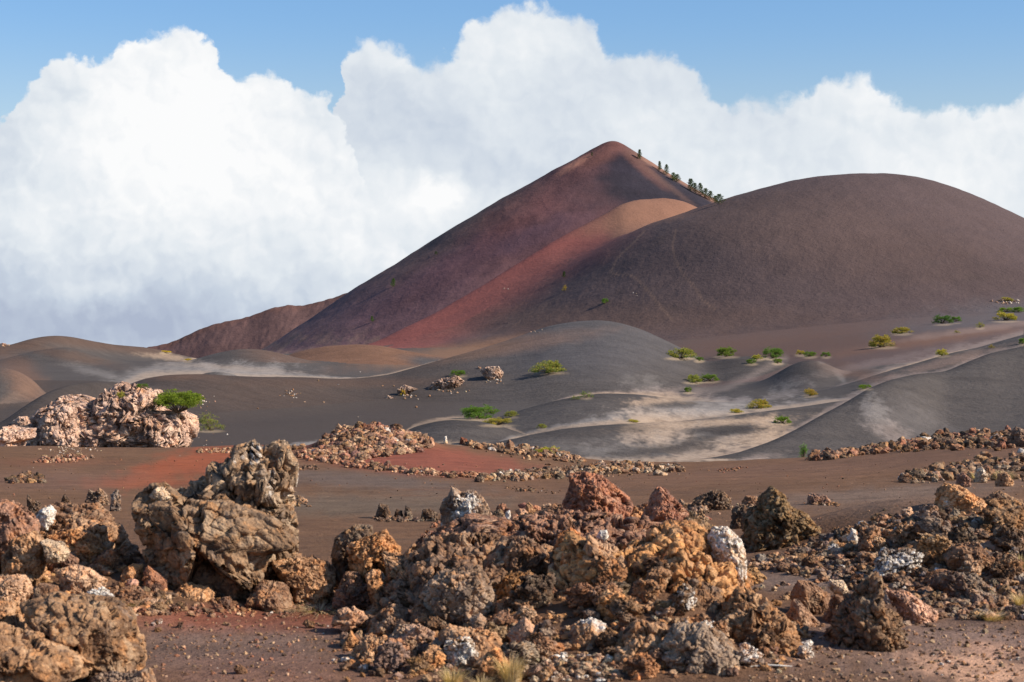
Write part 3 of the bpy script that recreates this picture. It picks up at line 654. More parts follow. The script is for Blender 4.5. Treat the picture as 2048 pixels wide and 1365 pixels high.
def rock_material(name,grain=1.0,attr=False):
    m=bpy.data.materials.new(name); m.use_nodes=True; t=NT(m.node_tree); t.n.clear()
    oi=t.node('ShaderNodeObjectInfo'); geo=t.node('ShaderNodeNewGeometry')
    P=t.vmath('ADD',geo.outputs['Position'],t.comb(t.math('MULTIPLY',oi.outputs['Random'],37.0),t.math('MULTIPLY',oi.outputs['Random'],91.0),0.0))
    if attr:
        at=t.node('ShaderNodeAttribute'); at.attribute_name='tint'; tint=at.outputs['Color']; white=at.outputs['Alpha']
    else: tint=oi.outputs['Color']; white=oi.outputs['Alpha']
    n1=t.noise(P,4.0*grain,5,0.6); n2=t.noise(t.vmath('ADD',P,(9,2,5)),9.0*grain,5,0.65,0.6); n3=t.noise(P,38*grain,4,0.7); n4=t.noise(t.vmath('ADD',P,(1,8,3)),2.2*grain,4,0.6)
    c=t.mix(t.mr(n1,0.38,0.62),tint,t.mix(1.0,tint,(0.48,0.44,0.43),'MULTIPLY'))
    c=t.mix(t.math('MULTIPLY',t.mr(n2,0.50,0.66),0.55),c,t.mix(0.5,t.mix(1.0,tint,(1.9,1.35,0.9),'MULTIPLY'),(0.34,0.17,0.065)))     # iron stain
    c=t.mix(t.math('MULTIPLY',t.mr(n2,0.46,0.33),0.45),c,t.mix(0.6,t.mix(1.0,tint,(0.75,0.75,0.80),'MULTIPLY'),(0.21,0.175,0.15)))          # grey crust
    c=t.mix(t.math('MULTIPLY',t.mr(n3,0.54,0.68),0.5),c,t.mix(1.0,tint,(2.0,1.9,1.7),'MULTIPLY'))
    c=t.mix(t.math('MULTIPLY',t.mr(n3,0.46,0.32),0.75),c,t.mix(1.0,tint,(0.22,0.20,0.20),'MULTIPLY'))
    n5=t.noise(t.vmath('ADD',P,(4,4,11)),7.0*grain,4,0.6); c=t.mix(t.math('MULTIPLY',t.mr(n5,0.54,0.66),0.6),c,t.mix(0.5,t.mix(1.0,tint,(1.5,1.5,1.5),'MULTIPLY'),(0.42,0.31,0.20)))
    c=t.mix(t.math('MULTIPLY',t.mr(n5,0.44,0.33),0.65),c,(0.040,0.030,0.025))
    # bleached salt-white patches, amount per stone
    th=t.math('SUBTRACT',0.74,t.math('MULTIPLY',white,0.36))
    wm=t.mr(t.math('ADD',t.math('MULTIPLY',n4,0.75),t.math('MULTIPLY',n3,0.25)),th,t.math('ADD',th,0.07))
    c=t.mix(t.math('MULTIPLY',wm,0.92),c,t.mix(t.mr(n3,0.4,0.6),(0.42,0.34,0.27),(0.68,0.61,0.53)))
    c=t.vmath('SCALE',c,1.24)
    b=t.node('ShaderNodeBsdfPrincipled'); t.put(b.inputs['Base Color'],c); b.inputs['Roughness'].default_value=0.88; b.inputs['Specular IOR Level'].default_value=0.18
    v=t.voro(P,55*grain,'F1'); h=t.math('ADD',t.math('MULTIPLY',n3,0.6),t.math('MULTIPLY',v,0.35)); h=t.math('ADD',h,t.math('MULTIPLY',n2,0.6))
    bp=t.node('ShaderNodeBump'); bp.inputs['Strength'].default_value=0.9; bp.inputs['Distance'].default_value=0.022/grain
    t.put(bp.inputs['Height'],h); t.link(bp.outputs[0],b.inputs['Normal'])
    o=t.node('ShaderNodeOutputMaterial'); t.link(b.outputs[0],o.inputs[0]); return m
MR_NEAR=rock_material('lava_crust',1.0); MR_MID=rock_material('lava_crust_mid',0.45); MR_FAR=rock_material('outcrop_stone',0.16); MR_RUB=rock_material('rubble_stone',0.8,True)
TAN,OCH,BRO,DKB,GRB,GRY,RED,PNK,ORA,PAL,BLK=[(r*1.45,g*1.29,b*1.14) for r,g,b in ((.235,.145,.085),(.30,.165,.080),(.155,.095,.062),(.088,.062,.046),(.18,.135,.105),(.16,.135,.12),(.21,.105,.072),(.30,.203,.138),(.34,.155,.065),(.34,.275,.205),(.058,.046,.040))]
# ------------------------------------------------------------------ the stones one can tell apart (outline in photo pixels, distance, depth, colour, white share, style, label)
# styles: l lava crust, b blocky, s vertical streaks
ST={'l':dict(lava=.75,block=.8,rough=.62),'b':dict(lava=.45,block=1.0,rough=.38),'m':dict(lava=.75,block=.6,rough=.6),'s':dict(lava=.7,block=.5,streak=1.6,rough=.75),'k':dict(lava=.85,block=.9,rough=.72),'c':dict(lava=1.2,block=0.,rough=1.0)}
MASS=[
([(1085,1420),(1080,1260),(1098,1130),(1140,1070),(1180,1082),(1230,1098),(1290,1080),(1340,1050),(1400,1050),(1440,1095),(1480,1135),(1510,1185),(1560,1240),(1620,1300),(1640,1420)],11.35,1.2,(.29,.165,.075),.16,'k','ragged ochre crag of clinker forming the right half of the middle pile',1.8),
([(672,1345),(690,1250),(745,1190),(800,1120),(860,1070),(930,1062),(1010,1075),(1100,1095),(1125,1200),(1110,1360)],12.0,1.1,(.16,.105,.07),.1,'k','dark ragged clinker mass behind the big grey brown boulder',1.8),
([(-90,1250),(-90,1070),(20,1046),(90,1050),(150,1030),(225,1040),(262,1085),(300,1120),(345,1190),(350,1240)],12.75,1.0,(.21,.135,.085),.14,'k','broken clinker mass carrying the stones of the left pile',1.8),
([(322,1235),(340,1130),(420,1100),(520,1110),(600,1105),(668,1130),(688,1200),(684,1240)],12.75,.6,(.15,.095,.06),.05,'k','dark clinker wall under the tall crag and the tilted slab',1.6),
([(850,1150),(868,1060),(930,1030),(1020,1035),(1100,1020),(1200,1022),(1300,1040),(1400,1046),(1430,1120),(1300,1180),(1000,1190)],14.2,1.3,(.17,.10,.07),.12,'k','reddish brown clinker ridge along the back of the middle pile',2.0),
]
HERO=[
([(349,985),(379,965),(407,951),(420,921),(434,931),(448,921),(462,905),(473,893),(492,886),(509,876),(523,892),(543,885),(560,878),(581,888),(585,909),(600,922),(597,953),(587,998),(592,1060),(600,1110),(540,1125),(420,1120),(350,1060)],12.7,.38,(.17,.128,.090),.42,'s','tallest jagged crag with grey white streaked right face'),
([(258,1006),(266,992),(294,970),(328,967),(345,989),(376,999),(458,999),(519,1020),(560,1037),(588,1064),(598,1091),(543,1105),(523,1146),(472,1139),(396,1122),(379,1160),(352,1172),(330,1188),(310,1150),(290,1085),(272,1045)],12.2,.6,(.135,.093,.060),.18,'b','big tilted brown slab with pointed left corner below the tallest crag'),
([(300,990),(318,968),(340,975),(352,995),(330,1014)],12.3,.3,PAL,.8,'m','small white capped stone on the tilted brown slab'),
([(345,1175),(370,1120),(430,1110),(520,1125),(530,1160),(500,1205),(470,1218),(430,1216),(390,1205)],12.35,.5,BRO,0,'b','dark brown block wedged under the big tilted slab'),
([(335,1200),(362,1167),(376,1163),(396,1170),(420,1173),(431,1184),(427,1208),(420,1220),(369,1218)],11.95,.3,(.27,.165,.09),0,'b','smooth tan slab standing at the edge of the red soil'),
([(489,1194),(523,1160),(560,1163),(578,1173),(591,1218),(499,1220)],12.05,.35,BRO,0,'b','brown block right of the smooth tan slab'),
([(543,1122),(595,1112),(649,1119),(670,1139),(673,1166),(655,1198),(636,1216),(595,1210),(581,1170),(554,1153)],12.4,.4,TAN,.05,'m','knobbly tan rock at the right foot of the tallest crag'),
([(92,1054),(72,1033),(82,1013),(106,1006),(144,1009),(191,1006),(222,1030),(239,1064),(246,1078),(212,1098),(171,1091),(137,1064)],12.9,.4,BRO,.1,'m','arched brown rock over a black hollow beside the white capped boulder'),
([(68,1055),(80,1020),(100,1010),(114,1020),(110,1042),(97,1068)],12.7,.2,PAL,.95,'b','bright white boulder on the left pile beside the black hollow'),
([(-60,1010),(-20,1000),(20,998),(44,1012),(68,1033),(92,1064),(88,1080),(34,1075),(-60,1070)],12.2,.4,(.21,.125,.09),.05,'m','dusky pink boulder at the upper left edge of the left pile'),
([(5,1110),(34,1074),(68,1060),(89,1078),(96,1119),(82,1141),(44,1155),(5,1142)],11.8,.3,TAN,.1,'m','rounded tan boulder below the dusky pink one'),
([(85,1078),(123,1084),(140,1105),(130,1122),(96,1128)],11.7,.2,PAL,.55,'m','pale pinkish stone right of the rounded tan boulder'),
([(96,1070),(157,1054),(191,1071),(212,1098),(191,1121),(144,1108)],12.4,.3,OCH,.05,'m','ochre rock directly under the arched brown rock'),
([(188,1122),(212,1098),(236,1098),(239,1148),(219,1158),(191,1144)],12.3,.25,TAN,0,'b','upright tan block left of the shadowed cleft'),
([(112,1140),(150,1128),(175,1132),(214,1160),(205,1170),(164,1175),(126,1176)],11.6,.25,PNK,.1,'b','flat pink slabs lying on the left pile'),
([(236,1176),(246,1139),(267,1126),(284,1129),(286,1170),(289,1192),(246,1190)],12.0,.25,OCH,0,'b','ochre block with flat top in the cleft of the left pile'),
([(287,1142),(297,1129),(335,1160),(338,1190),(318,1202),(290,1190)],11.9,.2,(.21,.11,.07),0,'b','rust coloured wedge below the pointed corner of the slab'),
([(-30,1153),(51,1149),(66,1184),(34,1206),(-30,1206)],11.2,.3,PNK,.2,'m','pink speckled boulder low at the left border'),
([(38,1206),(68,1197),(113,1182),(144,1190),(222,1197),(246,1208),(270,1235),(275,1269),(292,1307),(275,1345),(202,1350),(185,1312),(164,1293),(85,1275),(50,1244)],9.7,.55,(.155,.10,.06),.05,'b','big brown boulder with a ledge at the bottom left corner'),
([(-90,1262),(0,1245),(55,1262),(103,1279),(154,1307),(183,1331),(170,1356),(90,1380),(60,1420),(-90,1420)],9.25,.6,(.19,.12,.07),.04,'b','huge tan boulder cut by the bottom left corner'),
([(175,1360),(200,1345),(273,1342),(300,1330),(322,1395),(170,1420)],9.35,.3,GRB,.1,'m','grey brown rock cut by the bottom edge beside the red soil'),
([(-40,1190),(34,1205),(53,1242),(20,1254),(-40,1250)],9.95,.3,TAN,0,'m','tan stone between the pink speckled boulder and the bottom left boulders'),
([(66,1178),(80,1166),(113,1173),(118,1194),(79,1210)],10.7,.22,BRO,.0,'l','dark brown lump on top of the big bottom left boulder'),
([(52,1026),(55,988),(65,1000),(82,1003),(82,1026)],None,.15,DKB,.1,'c','dark spiky rock on the skyline of the left pile above the white boulder'),
([(120,1010),(124,998),(129,987),(140,1000),(150,1012)],None,.15,DKB,.05,'c','small dark twin spike behind the arched rock'),
([(165,1012),(178,978),(190,985),(200,975),(215,990),(220,1012)],None,.2,GRB,.45,'c','white flecked knob behind the arched rock'),
([(219,1016),(226,985),(235,977),(241,1000),(240,1024)],None,.15,GRY,.15,'c','narrow grey spike right of the white flecked knob'),
([(662,1116),(671,1074),(694,1057),(712,1047),(746,1050),(748,1080),(728,1100),(716,1136),(684,1150),(667,1143)],12.9,.4,(.115,.088,.065),.05,'l','dark rounded boulder at the left end of the middle pile'),
([(691,1095),(700,1085),(732,1074),(773,1057),(787,1078),(804,1095),(797,1122),(770,1118),(729,1138),(705,1140)],12.4,.3,OCH,.12,'c','ochre arched rock in front of the dark rounded boulder'),
([(763,1102),(804,1112),(828,1085),(848,1105),(858,1146),(843,1196),(811,1210),(780,1190),(773,1146)],12.0,.35,TAN,.08,'l','tall tan brown rock with a notch left of the big grey boulder'),
([(675,1176),(691,1143),(718,1143),(727,1163),(712,1184)],12.2,.2,BRO,0,'l','small brown knob under the ochre arch'),
([(665,1205),(671,1180),(735,1167),(751,1180),(751,1216),(684,1218)],12.0,.25,(.16,.09,.065),0,'m','reddish brown block at the foot of the ochre arch'),
([(730,1150),(745,1138),(761,1139),(778,1201),(755,1216),(740,1196)],11.85,.2,OCH,0,'l','slim ochre rock standing beside the notched rock'),
([(838,1192),(852,1167),(882,1143),(917,1136),(958,1129),(978,1160),(990,1190),(984,1218),(951,1234),(913,1244),(886,1237),(852,1220)],11.0,.45,(.19,.145,.11),.14,'l','big rounded grey brown boulder in the middle of the pile'),
([(880,1016),(886,999),(896,992),(905,971),(920,985),(947,978),(968,996),(980,1020),(977,1048),(951,1052),(887,1054)],15.3,.4,GRB,.62,'s','peaked rock with white streaks on the back of the middle pile'),
([(880,1056),(958,1047),(992,1061),(1012,1091),(1005,1128),(958,1142),(889,1142),(860,1107),(870,1066)],14.3,.6,(.21,.115,.075),.1,'c','reddish rubbly base below the white streaked peak'),
([(1123,1005),(1139,968),(1137,948),(1169,942),(1204,950),(1231,971),(1258,992),(1266,1010),(1240,1035),(1183,1040),(1140,1036)],16.8,.7,(.205,.10,.066),.03,'m','large red boulder on top of the middle pile'),
([(1286,1040),(1299,992),(1316,971),(1334,979),(1350,996),(1377,1025),(1374,1065),(1300,1062)],16,.5,(.20,.10,.068),.03,'m','red pointed rock right of the large red boulder'),
([(1092,1088),(1098,1057),(1128,1037),(1152,1047),(1165,1071),(1158,1092)],14,.3,(.12,.10,.085),.1,'l','dark grey lump in front of the large red boulder'),
([(1099,1114),(1115,1071),(1142,1057),(1161,1067),(1158,1093),(1130,1120)],12,.25,ORA,.05,'c','bright ochre knob left of the white knob'),
([(1192,1075),(1200,1061),(1214,1060),(1218,1074),(1206,1084)],12.1,.12,PAL,1.0,'b','small round white knob on top of the pile'),
([(1003,1114),(1019,1074),(1053,1072),(1087,1096),(1100,1112),(1060,1124),(1010,1130)],11.8,.3,BRO,.02,'l','brown roof stone over the black cave of the pile'),
([(990,1141),(1026,1117),(1094,1117),(1106,1173),(1094,1200),(1033,1205),(993,1190)],12.1,.4,(.10,.07,.048),.0,'l','dark rock at the back of the black cave'),
([(1010,1196),(1026,1153),(1060,1141),(1096,1170),(1093,1188),(1053,1196),(1033,1205)],11.2,.3,(.22,.13,.065),.0,'c','rough ochre brown lump in front of the black cave'),
([(1092,1176),(1097,1132),(1108,1124),(1113,1160),(1102,1180)],11.4,.1,PNK,.1,'b','thin upright pinkish slab beside the black cave'),
([(1113,1141),(1125,1108),(1149,1103),(1165,1122),(1158,1162),(1128,1174)],11.35,.25,ORA,.1,'l','orange rounded rock right of the thin pinkish slab'),
([(1092,1228),(1111,1184),(1156,1171),(1178,1201),(1192,1225),(1163,1244),(1100,1260)],11.0,.35,(.26,.15,.075),.05,'l','ochre brown boulder below the orange rounded rock'),
([(1157,1114),(1176,1071),(1197,1085),(1231,1093),(1260,1130),(1291,1173),(1301,1225),(1284,1248),(1214,1250),(1181,1212)],11.2,.6,(.25,.165,.105),.16,'l','large cream and ochre crag right of the middle of the pile'),
([(1231,1099),(1282,1083),(1310,1060),(1345,1043),(1385,1043),(1415,1062),(1432,1100),(1462,1122),(1503,1152),(1494,1194),(1440,1216),(1350,1236),(1270,1186)],11.5,.8,(.24,.13,.062),.04,'c','large orange brown craggy mass below the white cap'),
([(1410,1078),(1427,1053),(1454,1052),(1478,1074),(1493,1107),(1494,1142),(1461,1128),(1421,1110)],11.3,.3,(.38,.29,.21),.9,'l','gleaming white cap on the orange brown crag'),
([(1325,1400),(1308,1300),(1348,1250),(1400,1240),(1450,1270),(1492,1320),(1484,1400)],9.75,.4,(.17,.135,.105),.2,'m','grey brown block at the bottom edge below the orange crag'),
([(1438,1316),(1428,1240),(1480,1178),(1530,1193),(1590,1250),(1630,1312),(1560,1324),(1500,1334)],10.4,.5,(.20,.12,.065),.05,'c','rough brown rock sloping down to the right onto the open soil'),
([(1208,1400),(1218,1290),(1268,1240),(1330,1240),(1342,1300),(1322,1400)],9.95,.4,TAN,.25,'l','tan knobbly rock at the bottom edge right of the white topped block'),
([(1328,1264),(1318,1200),(1368,1148),(1442,1176),(1452,1240),(1400,1286)],10.8,.5,(.17,.11,.068),.08,'l','brown rock in the middle of the right half of the pile'),
([(1180,1320),(1175,1262),(1205,1215),(1250,1190),(1310,1195),(1345,1240),(1350,1300),(1300,1330)],10.55,.4,(.27,.17,.10),.12,'l','cream brown crag filling the heart of the pile right of the white topped block'),
([(1275,1240),(1290,1190),(1340,1165),(1400,1175),(1425,1215),(1410,1265),(1340,1280)],10.95,.4,OCH,.06,'l','ochre crag directly below the orange brown craggy mass'),
([(1010,1130),(1040,1100),(1090,1088),(1135,1105),(1150,1150),(1110,1180),(1040,1170)],12.3,.4,(.20,.13,.08),.05,'l','brown crag behind the cave of the middle pile'),
([(1290,1110),(1330,1060),(1385,1035),(1425,1050),(1440,1100),(1400,1130)],12.0,.4,(.17,.115,.07),.1,'c','dark brown crest rock left of the white cap'),
([(1120,1305),(1149,1249),(1183,1236),(1214,1250),(1223,1276),(1199,1312),(1142,1326)],10.2,.3,TAN,.55,'b','angular block with a white top near the bottom edge'),
([(1010,1264),(1050,1233),(1079,1264),(1096,1296),(1093,1319),(1067,1336),(1017,1298)],10.3,.3,(.30,.20,.14),.12,'b','pinkish tan boulder above the dry grass'),
([(1041,1230),(1053,1203),(1070,1206),(1072,1228),(1057,1237)],10.8,.12,PAL,.6,'b','small whitish stone above the pinkish tan boulder'),
([(874,1271),(896,1250),(944,1260),(992,1264),(1011,1293),(1004,1326),(958,1335),(910,1328),(894,1295),(877,1285)],10.1,.35,TAN,.1,'b','broad tan boulder left of the dry grass'),
([(727,1264),(739,1242),(763,1218),(787,1206),(814,1218),(826,1238),(797,1256),(763,1277)],11.0,.3,BRO,.05,'l','brown rounded rock left of its twin near the red soil'),
([(819,1240),(824,1216),(841,1203),(864,1225),(871,1255),(852,1276),(826,1262)],10.9,.25,BRO,.05,'l','brown upright rock below the notched tan rock'),
([(768,1285),(797,1250),(828,1250),(857,1273),(850,1295),(814,1304),(774,1297)],10.5,.25,(.2,.155,.12),.3,'m','grey rock with pale streaks under the two brown rounded rocks'),
([(853,1302),(869,1277),(886,1277),(896,1300),(884,1320),(862,1318)],10.2,.2,GRB,.1,'l','small round grey brown stone left of the broad tan boulder'),
([(682,1322),(729,1274),(770,1274),(813,1307),(806,1328),(753,1332)],10.2,.3,TAN,.05,'l','low tan rock at the lower left of the middle pile'),
([(682,1290),(701,1260),(717,1283),(703,1297)],10.6,.12,OCH,.0,'l','small ochre pyramid on the red soil at the pile edge'),
([(942,1261),(939,1237),(960,1226),(974,1240),(970,1260)],10.55,.2,GRB,.1,'l','small grey stone tucked under the big rounded boulder'),
([(983,1230),(992,1206),(1028,1206),(1031,1227),(992,1236)],10.9,.2,BRO,.0,'m','small brown stone right of the big rounded boulder'),
([(1482,1082),(1482,1039),(1512,1008),(1525,990),(1546,972),(1571,990),(1582,1012),(1614,1027),(1637,1054),(1641,1075),(1590,1088),(1518,1086)],None,.9,(.115,.082,.045),.03,'c','dark olive brown crag standing alone on the plain'),
([(1459,1058),(1465,1020),(1473,1012),(1491,1008),(1490,1056)],None,.3,DKB,.0,'c','dark shard leaning on the left of the lone olive crag'),
([(1384,1018),(1386,1000),(1397,993),(1423,980),(1446,981),(1461,997),(1463,1016),(1416,1020)],None,.5,DKB,.3,'c','low dark rock with white crown behind the lone crag'),
([(1480,1008),(1491,991),(1514,992),(1520,1010)],None,.3,BRO,.1,'l','small brown rock between the white crowned rock and the lone crag'),
([(1614,1005),(1616,989),(1623,986),(1650,990),(1661,1001),(1657,1009)],None,.3,(.17,.11,.085),.0,'m','small smooth brown rock alone right of the olive crag'),
([(1874,1018),(1874,982),(1891,966),(1918,970),(1937,984),(1967,999),(1988,1022),(1990,1044),(1952,1042),(1914,1036),(1886,1030)],15.5,.5,(.40,.225,.12),.55,'l','orange and white boulder crowning the right mound'),
([(1965,998),(1997,980),(2023,992),(2052,1003),(2066,1027),(2014,1048),(1984,1036)],15.9,.5,(.21,.145,.095),.3,'m','brown boulder with white stripe right of the orange and white one'),
([(1648,1280),(1661,1250),(1688,1205),(1710,1188),(1740,1152),(1754,1139),(1761,1171),(1767,1208),(1795,1227),(1814,1284),(1810,1311),(1763,1305),(1725,1301)],10.8,.5,(.125,.085,.055),.03,'c','dark brown pointed crag in front of the right mound'),
([(1580,1194),(1593,1158),(1620,1162),(1661,1188),(1659,1207),(1631,1214),(1600,1210)],12,.3,BRO,.0,'b','dark leaning slab left of the dark pointed crag'),
([(1572,1230),(1586,1199),(1597,1199),(1637,1242),(1629,1262),(1590,1254)],11.4,.2,(.22,.145,.10),.0,'b','tan block fallen at the foot of the dark leaning slab'),
([(1640,1250),(1669,1188),(1699,1199),(1690,1244),(1650,1265)],11.6,.3,BRO,.0,'m','brown rock behind the dark pointed crag'),
([(1772,1179),(1812,1180),(1875,1224),(1878,1262),(1823,1266),(1799,1231)],11.8,.35,(.33,.215,.16),.2,'m','pinkish boulder at the right foot of the dark pointed crag'),
([(1886,1114),(1906,1090),(1952,1082),(1984,1114),(1973,1148),(1937,1152),(1893,1135)],13.5,.4,BRO,.08,'l','round brown boulder half way up the right mound'),
([(1897,1179),(1914,1146),(1952,1146),(1988,1182),(1967,1196),(1906,1190)],12.9,.35,(.12,.095,.075),.05,'m','dark boulder below the round one on the right mound'),
([(1927,1216),(1937,1176),(1990,1190),(2024,1195),(2014,1232),(1952,1234)],12.45,.3,GRB,.08,'m','grey brown boulder lowest on the right mound'),
([(1698,1084),(1703,1055),(1712,1062),(1714,1086)],14.8,.1,PAL,1.0,'b','thin white upright stone on the left end of the right mound'),
([(1795,1082),(1799,1075),(1812,1077),(1815,1095),(1799,1097)],14.5,.12,PAL,.9,'b','small white block in the middle of the right mound'),
([(2018,1064),(2023,1056),(2031,1062),(2034,1088),(2023,1088)],14.5,.12,PAL,1.0,'b','white shard near the right border on the mound'),
([(1806,1030),(1812,1014),(1838,1010),(1852,1030)],16.5,.25,TAN,.6,'m','whitish rock on the left crest of the right mound'),
([(1655,1172),(1660,1160),(1688,1162),(1697,1184),(1673,1194)],12.2,.2,PAL,.45,'m','pale crumbly stone above the dark pointed crag'),
([(747,1036),(759,1006),(776,1011),(787,1038)],None,.3,DKB,.0,'c','largest dark knob of the low black row on the plain'),
([(785,1037),(793,1018),(804,1022),(808,1037)],None,.2,DKB,.0,'c','second dark knob of the low black row'),
([(808,1038),(811,1011),(820,1016),(828,1038)],None,.2,BLK,.0,'c','narrow dark spike of the low black row'),
([(840,1040),(845,1020),(860,1017),(880,1030),(884,1042)],None,.3,DKB,.0,'c','wide dark lump at the right end of the low black row'),
([(1008,1050),(1012,1024),(1020,1019),(1024,1050)],None,.1,PAL,.8,'b','white upright stone right of the streaked peak'),
([(1050,1030),(1052,1008),(1057,1003),(1066,1012),(1068,1030)],None,.12,TAN,.2,'m','slim tan stone between the white upright stone and the red boulder'),
([(1078,1034),(1084,1010),(1100,1006),(1110,1020),(1112,1036)],None,.25,PNK,.5,'m','pink and white stone left of the large red boulder'),
([(886,887),(889,873),(893,872),(896,888)],None,.3,PAL,.5,'b','thin pale stone standing on the red crest'),
([(918,888),(922,874),(934,878),(938,890)],None,.5,(.13,.05,.03),.0,'c','dark red jagged rock on the red crest'),
([(1010,905),(1012,886),(1019,879),(1027,886),(1028,906)],None,.5,BRO,.1,'l','brown pillar in the rubble line at the valley edge'),
([(2026,890),(2024,862),(2034,853),(2060,866),(2070,892)],None,1.0,(.12,.085,.065),.05,'m','largest dark rock on the rubble crest at the right border'),
([(1914,975),(1916,950),(1926,944),(1938,955),(1940,974)],None,.5,(.17,.10,.075),.05,'l','round brown stone in the upper rubble band on the right'),
([(1948,965),(1953,940),(1962,932),(1974,948),(1972,966)],None,.4,PAL,.7,'m','white peaked stone in the upper rubble band on the right'),
([(1990,972),(1998,946),(2012,944),(2026,962),(2022,974)],None,.5,TAN,.15,'m','tan block in the upper rubble band on the right'),
([(1232,938),(1236,925),(1242,926),(1246,938)],None,.3,PAL,.7,'m','white peaked stone in the rubble line before the valley'),
([(1268,940),(1270,925),(1280,922),(1288,930),(1288,941)],None,.5,BRO,.1,'l','round brown boulder in the rubble line before the valley'),
]
def place_hero(i,h,fs=1.0):
    pts,D,depth,tint,wh,st,label=h
    bot=max(p[1] for p in pts); cx=(min(p[0] for p in pts)+max(p[0] for p in pts))/2
    if D is None:
        g=ground_at(cx,bot-1); D=g[1]+0.1
    if not any(tint is c for c in (TAN,OCH,BRO,DKB,GRB,GRY,RED,PNK,ORA,PAL,BLK)): tint=(min(.6,tint[0]*1.45),min(.5,tint[1]*1.28),tint[2]*1.14)
    tint=tuple(min(.62,q*1.16) for q in tint)
    wpx=max(p[0] for p in pts)-min(p[0] for p in pts)
    lv=7 if wpx>48 else (6 if wpx>25 else 5)
    zb_=ZC+(HY-bot)/F*D; up=D<20 and zb_-ground_z((cx-1024)/F*D,D)>.08 and wpx<60
    V,Fc,loc=outline_rock(pts,D,depth*(1.25 if D<15 else 1),1000+i,lv if fs==1 else 8,foot=not up,fs=fs,**ST[st])
    x,y,z=loc; gz=min(ground_z(x,y-depth*.3),ground_z(x,y+depth*.2),ground_z(x,y))-0.03
    if z>gz and not up:                                        # the hidden foot goes down to what carries it
        hgt=V[:,2].max(); k=(z-gz); V[:,2]=V[:,2]-k*np.clip(1-V[:,2]/(hgt*0.45),0,1)**1.0
        V[:,2]+=k; z=gz
    me=mesh_from('rock',V,Fc,MR_NEAR if D<40 else MR_MID)
    o=bpy.data.objects.new('rock',me); COL.objects.link(o); o.location=(x,y,z); o.color=tint+(wh,)
    tag(o,label,'rock','lava rocks strewn and piled on the cinder plain')
def heroes():
    for i,m_ in enumerate(MASS): place_hero(600+i,m_[:7],m_[7])
    for i,h in enumerate(HERO): place_hero(i,h)
    print('heroes',len(HERO),time.time()-T0)
# ------------------------------------------------------------------ smaller stones: single ones, then the uncountable rubble
rng=random.Random(5)
LIB=[]
def library():
    for k in range(9):
        st=['b','m','b','c','m','l','b','m','l'][k]
        V,Fc=lump(300+k,6,**ST[st]); V=V/np.abs(V).max(); LIB.append(mesh_from('rock',V,Fc,MR_NEAR))
def pick(tints): 
    c=rng.choice(tints); k=rng.uniform(.55,1.3); return tuple(min(.7,v*k*rng.uniform(.94,1.06)) for v in c)
def cname(c):
    r,g,b=c; l=(r+g+b)/3
    if l>.22: return 'pale'
    if r/g>2.0: return 'rust red'
    if l<.085: return 'dark'
    if r/g>1.7: return 'ochre'
    if r/b<1.7: return 'grey'
    return 'brown'
def single(x,row,w,tint,white,where,grp,D=None,sq=None,sink=.18):
    g=ground_at(x,row) if D is None else ((x-1024)/F*D,D,None)
    if g is None: return
    X,Y,_=g; z=ground_z(X,Y); s=w/F*Y/2
    o=bpy.data.objects.new('rock',rng.choice(LIB)); COL.objects.link(o)
    sx,sy,sz=(s*rng.uniform(.85,1.15),s*rng.uniform(.8,1.2),s*(sq or rng.uniform(.65,1.0)))
    zz=z if D is None else max(z,ZC+(HY-row)/F*Y)
    o.scale=(sx*1.1,sy*1.1,sz*1.1); o.location=(X,Y,zz+sz*(1-sink)*.8); o.rotation_euler=(rng.uniform(-.5,.5),rng.uniform(-.5,.5),rng.uniform(0,6.28))
    o.color=tint+(white,)
    size='small' if w<24 else 'middling' if w<54 else 'large'
    kind=('white streaked ' if white>.45 else '')+cname(tint)
    tag(o,f'{size} {kind} lava stone {where}','rock',grp+f', {size} {kind}')
def inside(poly,x,y):
    c=False; n=len(poly)
    for i in range(n):
        (a,b),(p,q)=poly[i],poly[i-1]
        if (b>y)!=(q>y) and x<(p-a)*(y-b)/(q-b)+a: c=not c
    return c
def rnd_in(poly):
    xs=[p[0] for p in poly]; ys=[p[1] for p in poly]
    while True:
        x,y=rng.uniform(min(xs),max(xs)),rng.uniform(min(ys),max(ys))
        if inside(poly,x,y): return x,y
